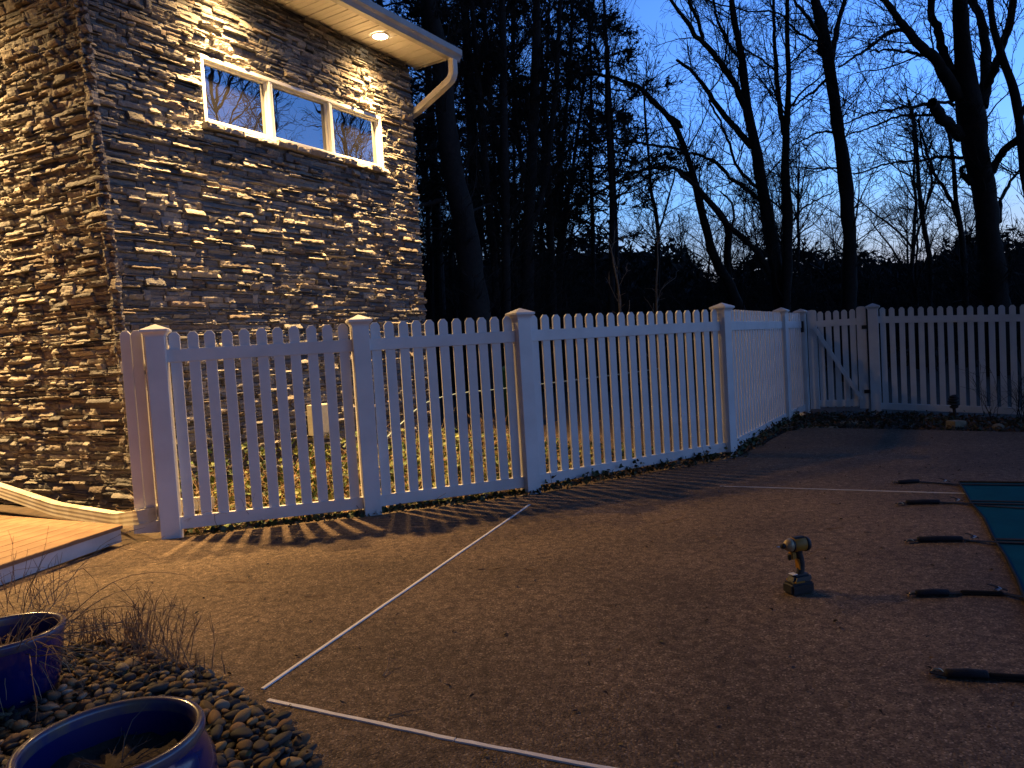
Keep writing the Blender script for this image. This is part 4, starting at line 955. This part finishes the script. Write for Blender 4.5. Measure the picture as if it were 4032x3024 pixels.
T1 = traced_tree('massive bare tree with a forked crown at the right behind the far fence', 17, [
    (cB, [(1620, 1600), (1600, 1380), (1580, 1200), (1560, 1000), (1520, 820), (1500, 640), (1470, 480), (1450, 300), (1440, 120), (1435, -10)], [140, 128, 112, 118, 125, 140, 115, 90, 80, 70], 0),
    (cB, [(1495, 960), (1440, 890), (1470, 860)], [40, 25, 14], 0),
    (cB, [(1440, 720), (1380, 650), (1340, 620), (1300, 550), (1285, 535)], [60, 58, 52, 46], -.6),
    (cB, [(1420, 520), (1370, 410), (1300, 310), (1240, 255), (1180, 190), (1120, 110), (1060, 30), (1020, -20)], [75, 60, 52, 40, 34, 28], -1),
    (cB, [(1390, 380), (1345, 270), (1320, 160), (1290, 80), (1285, -10)], [50, 44, 38, 34], .8),
    (cB, [(1540, 560), (1570, 450), (1570, 300), (1560, 170), (1530, 60), (1480, -10)], [70, 60, 50, 46, 40, 36], .5),
    (cB, [(1575, 440), (1610, 370), (1640, 290), (1665, 200), (1700, 100), (1715, -10)], [52, 44, 40, 38, 34], -1),
    (cB, [(1600, 900), (1640, 820), (1680, 770), (1730, 735), (1790, 700)], [44, 40, 38, 34], -1),
    (cB, [(1190, 190), (1140, 160), (1060, 170), (1010, 210), (940, 262), (880, 300), (800, 355)], [18, 16, 16, 14, 10], -2),
    (cB, [(1245, 290), (1160, 272), (1060, 262), (960, 268)], [18, 14, 8], -1.2),
    (cB, [(1400, 550), (1340, 535), (1240, 545), (1150, 560), (1060, 575), (970, 590), (880, 625), (820, 645)], [20, 16, 14, 12, 10, 8], -2),
    (cB, [(1300, 600), (1200, 602), (1100, 612), (1010, 650), (930, 680), (850, 705)], [16, 13, 10, 7], 1),
    (cB, [(1450, 825), (1360, 818), (1280, 830), (1180, 845), (1060, 855), (980, 880), (870, 915)], [18, 16, 12, 10, 8], 1.5),
    (cB, [(1640, 1160), (1650, 1050), (1700, 950), (1760, 870)], [26, 20, 16, 12], 1)], dens=2.8, n2=7, n3=4)
T0 = traced_tree('bare tree leaning in from the right edge of the picture', 15, [
    (cB, [(1850, 1600), (1830, 1300), (1800, 1050), (1768, 870), (1745, 640), (1710, 450), (1655, 300), (1610, 150), (1592, 0)], [80, 64, 56, 48, 44, 40, 34, 30], 1),
    (cB, [(1745, 620), (1800, 500), (1850, 380)], [30, 26, 20], 0)], dens=2.2, n2=6, n3=4, t0=.3)
T2 = traced_tree('straight bare tree rising behind the gate, forked near the top', 18, [
    (cB, [(853, 1620), (855, 1450), (858, 1250), (845, 1080), (832, 900), (808, 740), (788, 600), (765, 430), (745, 300), (715, 160), (690, 60), (672, -20)], [76, 74, 70, 72, 66, 60, 58, 58, 66, 52, 44], 0),
    (cB, [(765, 300), (780, 200), (800, 110), (828, 10)], [34, 26, 22], 1),
    (cB, [(715, 210), (640, 100), (590, 30), (565, -10)], [26, 18, 12], -1),
    (cB, [(745, 400), (680, 470), (610, 520), (560, 560)], [16, 12, 8], 1),
    (cB, [(700, 220), (620, 190), (540, 120), (480, 70), (400, 60), (330, 62)], [14, 12, 10, 8], 2),
    (cB, [(730, 300), (690, 240), (730, 110), (680, 0)], [22, 26, 30, 30], 0),
    (cB, [(800, 880), (720, 880), (640, 880), (560, 870)], [10, 8, 6], -1),
    (cB, [(780, 690), (700, 690), (620, 730), (560, 760)], [12, 9, 6], 1.2),
    (cB, [(880, 1325), (930, 1370), (990, 1400)], [12, 9, 6], 0)], dens=3.2, n2=7, n3=4)
T3 = traced_tree('left stem of the tall pair, bending left with long limbs', 18.5, [
    (cB, [(500, 1600), (480, 1450), (465, 1350), (430, 1150), (400, 980), (375, 820), (350, 700), (322, 560), (305, 420), (292, 300), (262, 150), (240, 0)], [76, 72, 68, 62, 60, 54, 48, 44, 40, 34, 28], 0),
    (cB, [(310, 560), (250, 430), (180, 330), (110, 240), (50, 190), (10, 110), (-50, 40)], [34, 32, 30, 26, 22, 18], -1),
    (cB, [(285, 310), (240, 250), (190, 170), (160, 90), (145, -10)], [20, 16, 14, 12], 1),
    (cB, [(100, 240), (70, 130), (30, 40), (10, -20)], [20, 20, 18, 16], -1),
    (cB, [(345, 770), (280, 690), (210, 610), (140, 520), (80, 430), (20, 360), (-50, 310)], [36, 34, 28, 24, 20, 14], 1),
    (cB, [(375, 980), (310, 920), (260, 850), (215, 720), (165, 610), (120, 520)], [20, 16, 14, 12, 10], -1),
    (cB, [(385, 1040), (320, 990), (250, 940), (180, 870), (110, 825), (50, 805), (-40, 800)], [24, 22, 18, 16, 14], 1.5),
    (cB, [(440, 1430), (390, 1340), (330, 1270), (240, 1190), (150, 1090), (80, 1000), (0, 930), (-60, 880)], [34, 30, 26, 26, 22, 18], -1)], dens=3.2, n2=7, n3=4)
T4 = traced_tree('right stem of the tall pair, slimmer and straight', 18.2, [
    (cB, [(520, 1600), (530, 1450), (530, 1300), (535, 1150), (525, 1000), (520, 850), (525, 700), (532, 560), (538, 420), (532, 250), (530, 100), (530, -20)], [52, 48, 50, 56, 42, 40, 34, 28, 26, 22, 18], 0),
    (cB, [(515, 700), (495, 580), (480, 450), (470, 300), (462, 150), (460, -10)], [30, 26, 22, 18, 14], .7),
    (cB, [(540, 1180), (610, 1090), (690, 1040), (780, 1000)], [12, 9, 6], 1), (cB, [(480, 380), (420, 330), (330, 270), (250, 200)], [12, 10, 6], 1),
    (cB, [(545, 560), (610, 480), (680, 420), (740, 370)], [12, 10, 6], -1), (cB, [(550, 330), (600, 280), (650, 240), (700, 200)], [10, 8, 6], 1)], dens=3.2, n2=7, n3=4)
T5 = traced_tree('leaning bare tree with a long arching trunk right of the thick conifers', 19, [
    (cB, [(270, 1600), (225, 1480), (170, 1390), (130, 1290), (105, 1190), (75, 1070), (50, 960), (20, 850), (-20, 740), (-70, 640), (-120, 580), (-170, 520)], [66, 56, 48, 44, 42, 38, 32, 30, 28, 26, 22], 0),
    (cA, [(1560, 700), (1540, 660), (1500, 630)], [30, 24, 16], 0),
    (cA, [(1470, 610), (1400, 545), (1340, 480), (1240, 440), (1130, 410), (1020, 400), (930, 385)], [26, 24, 20, 16, 12], 1),
    (cA, [(1640, 1000), (1560, 930), (1480, 910), (1380, 920), (1280, 950), (1180, 1010), (1060, 1080), (940, 1170), (800, 1260)], [18, 18, 16, 14, 12, 10], 1.5),
    (cA, [(1600, 830), (1500, 800), (1400, 790), (1300, 770), (1190, 750), (1080, 745)], [14, 14, 12, 10, 8], -1)], dens=3.2, n2=7, n3=4)
T6 = traced_tree('short trunk between the leaning tree and the tall pair', 21, [
    (cB, [(240, 1590), (225, 1450), (218, 1320), (222, 1200), (180, 1120), (130, 1060), (60, 980), (20, 900)], [44, 40, 38, 34, 28, 22], 0),
    (cB, [(215, 1250), (250, 1150), (240, 1060), (180, 1000)], [16, 12, 8], 1), (cB, [(222, 1200), (300, 1250), (380, 1330), (420, 1400)], [22, 20, 16], 1)], dens=3.4, n2=7, n3=4)
T7 = traced_tree('thin bare tree in the gap left of the massive tree', 22, [
    (cB, [(1275, 1580), (1280, 1400), (1262, 1270), (1240, 1150), (1222, 1000), (1212, 860), (1205, 740), (1190, 620), (1165, 520)], [26, 26, 24, 20, 16, 12], 0),
    (cB, [(1240, 1130), (1270, 1020), (1290, 930), (1240, 800), (1225, 700)], [14, 12, 10, 8], .5)], dens=4.0, n2=7, n3=4)
T7b = traced_tree('slender forked tree just left of the massive trunk', 21, [
    (cB, [(1460, 1560), (1455, 1400), (1440, 1220), (1415, 1080), (1405, 930), (1390, 780), (1370, 680), (1345, 600)], [34, 32, 26, 22, 16, 12], 0),
    (cB, [(1440, 1190), (1390, 1060), (1350, 980), (1300, 910), (1265, 800), (1230, 700), (1215, 620)], [20, 18, 16, 12, 9], 1)], dens=3.6, n2=7, n3=4)
# dark group behind the house corner
dk_limbs = [
    ('slim dark trunk nearest the huge pine', 17, [(cA, [(560, 1650), (545, 1400), (520, 1150), (500, 950), (485, 700), (460, 450), (440, 200), (425, -10)], [44, 42, 40, 36, 30, 26], 0)]),
    ('crooked dark trunk second from the huge pine', 18, [(cA, [(640, 1650), (620, 1350), (605, 1100), (590, 900), (560, 760), (530, 600), (505, 350), (490, -10)], [46, 44, 40, 34, 28, 24], 0), (cA, [(530, 620), (510, 500), (470, 380)], [16, 12, 8], 1)]),
    ('straight dark trunk in the centre of the thick group', 16.5, [(cA, [(615, 1650), (612, 1300), (606, 950), (600, 600), (596, 300), (590, -10)], [48, 46, 44, 40, 36], 0)]),
    ('widest dark trunk of the thick group right of the pine', 17.5, [(cA, [(725, 1650), (728, 1350), (742, 1050), (757, 750), (770, 450), (776, 200), (778, -10)], [76, 66, 58, 54, 48, 42], 0), (cA, [(745, 1250), (800, 1080), (835, 930), (850, 750), (880, 500), (895, 250), (905, -10)], [36, 34, 32, 28, 24], 1), (cA, [(735, 1050), (700, 900), (670, 700), (655, 400), (650, 0)], [30, 26, 22, 18], 1)]),
    ('dark trunk with a side stem leaning right of the thick group', 20, [(cA, [(845, 1650), (850, 1350), (885, 1080), (915, 850), (940, 600), (960, 350), (975, -10)], [30, 26, 24, 20, 16], 0)]),
    ('thin isolated trunk in front of the arching branches', 19, [(cA, [(1185, 1650), (1188, 1400), (1190, 1150), (1180, 900), (1165, 650), (1160, 450), (1170, 250)], [36, 32, 28, 22, 16], 0)]),
    ('very thin forked stem under the arching branches', 21, [(cA, [(1438, 1650), (1440, 1300), (1425, 1150), (1400, 1030), (1388, 850), (1370, 650), (1360, 450)], [22, 20, 14, 10], 0), (cA, [(1440, 1290), (1475, 1150), (1510, 1020), (1540, 900)], [12, 10, 8], 0)])]
for lab, d_, xs_ in (('slim stem between the first two dark trunks', 21, (585, 560, 545, 520, 470)), ('slim straight stem left of the widest dark trunk', 20, (665, 660, 655, 650, 640)), ('slim stem right of the widest dark trunk', 21, (800, 805, 812, 830, 850)),
                     ('slim stem just off the huge pine', 22, (480, 470, 455, 430, 400)), ('slim leaning stem right of the thick group', 22, (900, 930, 985, 1040, 1090)), ('slim stem left of the isolated thin trunk', 23, (1090, 1085, 1070, 1075, 1060))):
    dk_limbs.append((lab, d_, [(cA, [(xs_[0], 1650), (xs_[1], 1250), (xs_[2], 850), (xs_[3], 420), (xs_[4], -10)], [26, 22, 18, 15, 12], 0)]))
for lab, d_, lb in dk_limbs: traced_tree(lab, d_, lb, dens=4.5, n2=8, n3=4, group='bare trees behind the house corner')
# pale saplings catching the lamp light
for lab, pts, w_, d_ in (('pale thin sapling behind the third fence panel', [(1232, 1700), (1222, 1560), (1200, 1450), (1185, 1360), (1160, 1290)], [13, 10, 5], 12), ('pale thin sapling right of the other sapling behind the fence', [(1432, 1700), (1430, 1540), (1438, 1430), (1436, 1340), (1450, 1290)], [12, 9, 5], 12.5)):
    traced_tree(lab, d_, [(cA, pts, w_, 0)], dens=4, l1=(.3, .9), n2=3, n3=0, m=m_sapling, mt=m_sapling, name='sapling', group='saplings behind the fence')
# conifers
def conifer_branch_mesh(H_, n_br, lmax, seed, zlow=.25):
    S, Dd, L = [], [], []
    for i in range(n_br):
        z = H_*(zlow+(1-zlow)*NR.uniform(0, 1)**.8); a = NR.uniform(0, 2*PI); S.append((0, 0, z)); Dd.append((math.cos(a), math.sin(a), NR.uniform(-.15, .75))); L.append(lmax*(1.1-.6*z/H_)*NR.uniform(.35, 1.25)*(1 if math.sin(z*2.1+seed) > -.5 else .45))
    P1, R1 = curved(np.array(S), np.array(Dd), np.array(L), 8, .11, -.02, .026, .006); B, N, _ = P1.shape
    k = 24; bi = np.repeat(np.arange(B), k); ti = np.clip(N-1-np.abs(NR.normal(0, 2.8, B*k)).astype(int), 2, N-1); t = P1[bi, ti]-P1[bi, ti-1]; t /= np.linalg.norm(t, axis=1, keepdims=True)
    sd = np.cross(t, [0, 0, 1.]); sd *= NR.choice([-1, 1], (len(bi), 1)); d = t*.7+sd*NR.uniform(.1, 1, (len(bi), 1))+NR.normal(0, .35, t.shape); L2 = NR.uniform(.2, .6, len(bi))
    P2, R2 = curved(P1[bi, ti], d, L2, 4, .2, -.0, .006, .003)
    VV, QQ = [], []; b = 0
    for P, Rd, s_ in ((P1, R1, 4), (P2, R2, 3)):
        V, Q = tubes(P, Rd, s_, b); VV.append(V); QQ.append(Q); b += len(V)
    br = np_mesh('branches', np.concatenate(VV), [np.concatenate(QQ)])
    m_ = 13; bi2 = np.repeat(np.arange(len(P2)), m_); u = NR.uniform(0, 1, len(bi2)); i0 = np.minimum((u*4).astype(int), 3); fr = (u*4-i0)[:, None]
    c = P2[bi2, i0]*(1-fr)+P2[bi2, i0+1]*fr; t = P2[bi2, i0+1]-P2[bi2, i0]; t /= np.linalg.norm(t, axis=1, keepdims=True)
    d = t*.6+NR.normal(0, .6, t.shape); d /= np.linalg.norm(d, axis=1, keepdims=True); s_ = np.cross(d, NR.normal(0, 1, d.shape)); s_ /= np.linalg.norm(s_, axis=1, keepdims=True)
    ln = NR.uniform(.06, .15, (len(c), 1)); w_ = NR.uniform(.012, .026, (len(c), 1)); V = np.stack([c-s_*w_, c+s_*w_, c+d*ln], 1).reshape(-1, 3)
    nd = np_mesh('needles', V, [np.arange(len(V)).reshape(-1, 3)]); return br, nd
cones = [conifer_branch_mesh(13, 88, 4.0, 1, .26), conifer_branch_mesh(11, 78, 3.4, 2, .28)]
def conifer(P, H_, w, cm, label, rz=0, sc_=1, lean=(0, 0), trunk=True):
    t = tag(empty('evergreen_tree', (P[0], P[1], 0)), label, 'tree', 'dark evergreens behind the house')
    zz = np.linspace(0, 1, 14); Pt = np.stack([.15*np.sin(zz*3+rz), .1*np.cos(zz*2.3+rz)-.1, zz*H_-.1], 1); Rt = w*(1-zz*.75)*(1+.25*np.exp(-zz*22))
    if trunk: obj('trunk', mesh_from([(Pt[None], Rt[None], 12)], 'trunk'), m_bark, t, (P[0], P[1], 0))
    obj('branches', cm[0], m_twig, t, (P[0], P[1], 0)); obj('needles', cm[1], m_needle, t, (P[0], P[1], 0))['kind'] = 'stuff'
    t.rotation_euler = (lean[0], lean[1], rz); t.scale = (sc_, sc_, sc_); return t
pine = traced_tree('huge dark pine trunk rising right beside the house corner', 15, [
    (cA, [(440, 1660), (415, 1450), (400, 1300), (370, 1150), (335, 980), (310, 850), (290, 700), (275, 520), (262, 400), (235, 220), (205, 60), (195, -20)], [160, 140, 130, 122, 116, 112, 106, 98, 88, 78, 72], 0),
    (cA, [(220, 630), (150, 628), (95, 632), (20, 640)], [34, 26, 20], 0), (cA, [(230, 725), (170, 722), (110, 728)], [20, 14, 10], 1),
    (cA, [(270, 1090), (200, 1108), (140, 1120), (60, 1140)], [26, 20, 14], -.5), (cA, [(290, 1250), (220, 1252), (140, 1256), (60, 1258)], [22, 16, 12], .5), (cA, [(250, 820), (180, 815), (100, 820)], [18, 14, 10], 1),
    (cA, [(270, 450), (190, 440), (110, 400)], [22, 16, 10], 1), (cA, [(390, 1180), (460, 1130), (530, 1110)], [20, 14, 8], 1)], dens=2.2, n2=6, n3=4, name='pine_tree', t0=.2)
for k, (x_, d_, H_, w_, sc_, lab) in enumerate(((1560, 18, 14, .16, 1.0, 'dark evergreen mostly hidden behind the house corner'), (1900, 23, 15, .18, 1.15, 'dense evergreen filling the gap right of the huge pine'), (2180, 20, 12, .13, 1.0, 'evergreen with drooping sprays above the middle of the fence'),
                                         (2420, 24, 12, .14, 1.1, 'feathery evergreen behind the isolated thin trunk'), (1740, 27, 15, .2, 1.2, 'tallest evergreen at the back of the thick group'))):
    g = D(x_, 1300, d_); conifer(g, H_, w_, cones[k % 2], lab, R.uniform(0, 6), sc_)
# generic bare trees: the middle distance and the yard to the right of the frame
def generic_tree(H_, seed, r0, spread=.35):
    NR.seed(seed); zz = np.linspace(0, 1, 12); Pt = np.stack([np.cumsum(NR.normal(0, .07, 12)), np.cumsum(NR.normal(0, .07, 12)), zz*H_-.1], 1); Pt[:, :2] -= Pt[0, :2]; Rt = r0*(1-.85*zz)
    limbs = [(Pt, Rt)]
    for i in range(9):
        j = NR.randint(3, 10); a = NR.uniform(0, 2*PI); L = H_*NR.uniform(.25, .5)*(1-.04*j); P, rd = curved(Pt[j:j+1], np.array([[math.cos(a)*spread*1.6, math.sin(a)*spread*1.6, 1.0]]), np.array([L]), 9, .09, .03, Rt[j]*.6, .012); limbs.append((P[0], rd[0]))
    tk = mesh_from([(P[None], Rd[None], 7) for P, Rd in limbs], 'trunk'); tw = mesh_from(grow(limbs[1:]+[(Pt[4:], Rt[4:])], 2.4, (.7, 2.2), 6, 3, rmin=.007), 'twigs'); return tk, tw
gens = [generic_tree(12, 5, .15), generic_tree(10, 6, .09, .25), generic_tree(9, 8, .11, .5)]
NR.seed(77)
def generic(P, k, rz, sc_, label, group):
    t = tag(empty('bare_tree', (P[0], P[1], 0)), label, 'tree', group); obj('trunk', gens[k][0], m_bark, t, (P[0], P[1], 0)); obj('twigs', gens[k][1], m_twig, t, (P[0], P[1], 0))['kind'] = 'stuff'; t.rotation_euler = (0, 0, rz); t.scale = (sc_,)*3
for i in range(44):
    az = math.radians(R.uniform(-14, 37)); d_ = R.uniform(22, 54); sc_ = R.uniform(.6, 1.0)*(1.25 if az < .1 else .85)
    generic((math.sin(az)*d_, math.cos(az)*d_), R.randint(0, 2), R.uniform(0, 6), sc_, 'slender bare tree fading into the dusk woodland beyond the fence', 'distant bare trees beyond the fence')
for i, (x_, y_, k, s_) in enumerate(((19, 6.6, 0, 1.3), (18, 9.5, 0, 1.2), (22, 12.5, 1, 1.3), (23, 3.0, 0, 1.2), (26, 8, 2, 1.3), (21.5, 7.6, 1, 1.1), (24, 16, 0, 1.2))):
    generic((x_, y_), k, i*1.1, s_, 'bare tree across the pool, seen only in the window reflection', 'bare trees reflected in the strip window')
# dark brush mass below the skyline
n = 42000; az = NR.uniform(math.radians(-22), math.radians(50), n); d_ = NR.uniform(30, 58, n)
top = 5.0+.5*np.sin(az*23)+.45*np.sin(az*57+1)+.35*np.sin(az*131+d_)+2.2*np.clip((.27-az)/.06, 0, 1)+.8*np.exp(-((az-.39)/.03)**2)
z = NR.uniform(0, 1, n)**.65*top*(d_/45)*1.02; c = np.stack([np.sin(az)*d_, np.cos(az)*d_, z], 1)
A = NR.normal(0, 1, (n, 3)); B_ = NR.normal(0, 1, (n, 3)); A /= np.linalg.norm(A, axis=1, keepdims=True); B_ /= np.linalg.norm(B_, axis=1, keepdims=True)
sz = NR.uniform(.12, .42, (n, 1)); V = np.stack([c-A*sz, c+A*sz*.5+B_*sz*.45, c+A*sz*.9-B_*sz*.3], 1).reshape(-1, 3)
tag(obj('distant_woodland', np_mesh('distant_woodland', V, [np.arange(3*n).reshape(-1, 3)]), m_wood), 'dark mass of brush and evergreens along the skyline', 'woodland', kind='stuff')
n = 2600; az = NR.uniform(math.radians(-20), math.radians(45), n); d_ = NR.uniform(20, 52, n); st = np.stack([np.sin(az)*d_, np.cos(az)*d_, np.zeros(n)], 1)
dd = np.stack([NR.normal(0, .18, n), NR.normal(0, .18, n), np.ones(n)], 1); P, rd = curved(st, dd, NR.uniform(2.2, 5.0, n)*(d_/40)**.8, 8, .07, .02, .022, .006)
k = 8; bi = np.repeat(np.arange(n), k); ti = NR.randint(2, 9, n*k); dk2 = NR.normal(0, .7, (n*k, 3))+[0, 0, .8]; P2, r2 = curved(P[bi, ti], dk2, NR.uniform(.4, 1.5, n*k), 4, .16, .02, .010, .006)
tag(obj('thicket', mesh_from([(P, rd, 3), (P2, r2, 3)], 'thicket'), m_twig), 'bare thicket of thin stems in the dark behind the fence', 'thicket', kind='stuff')
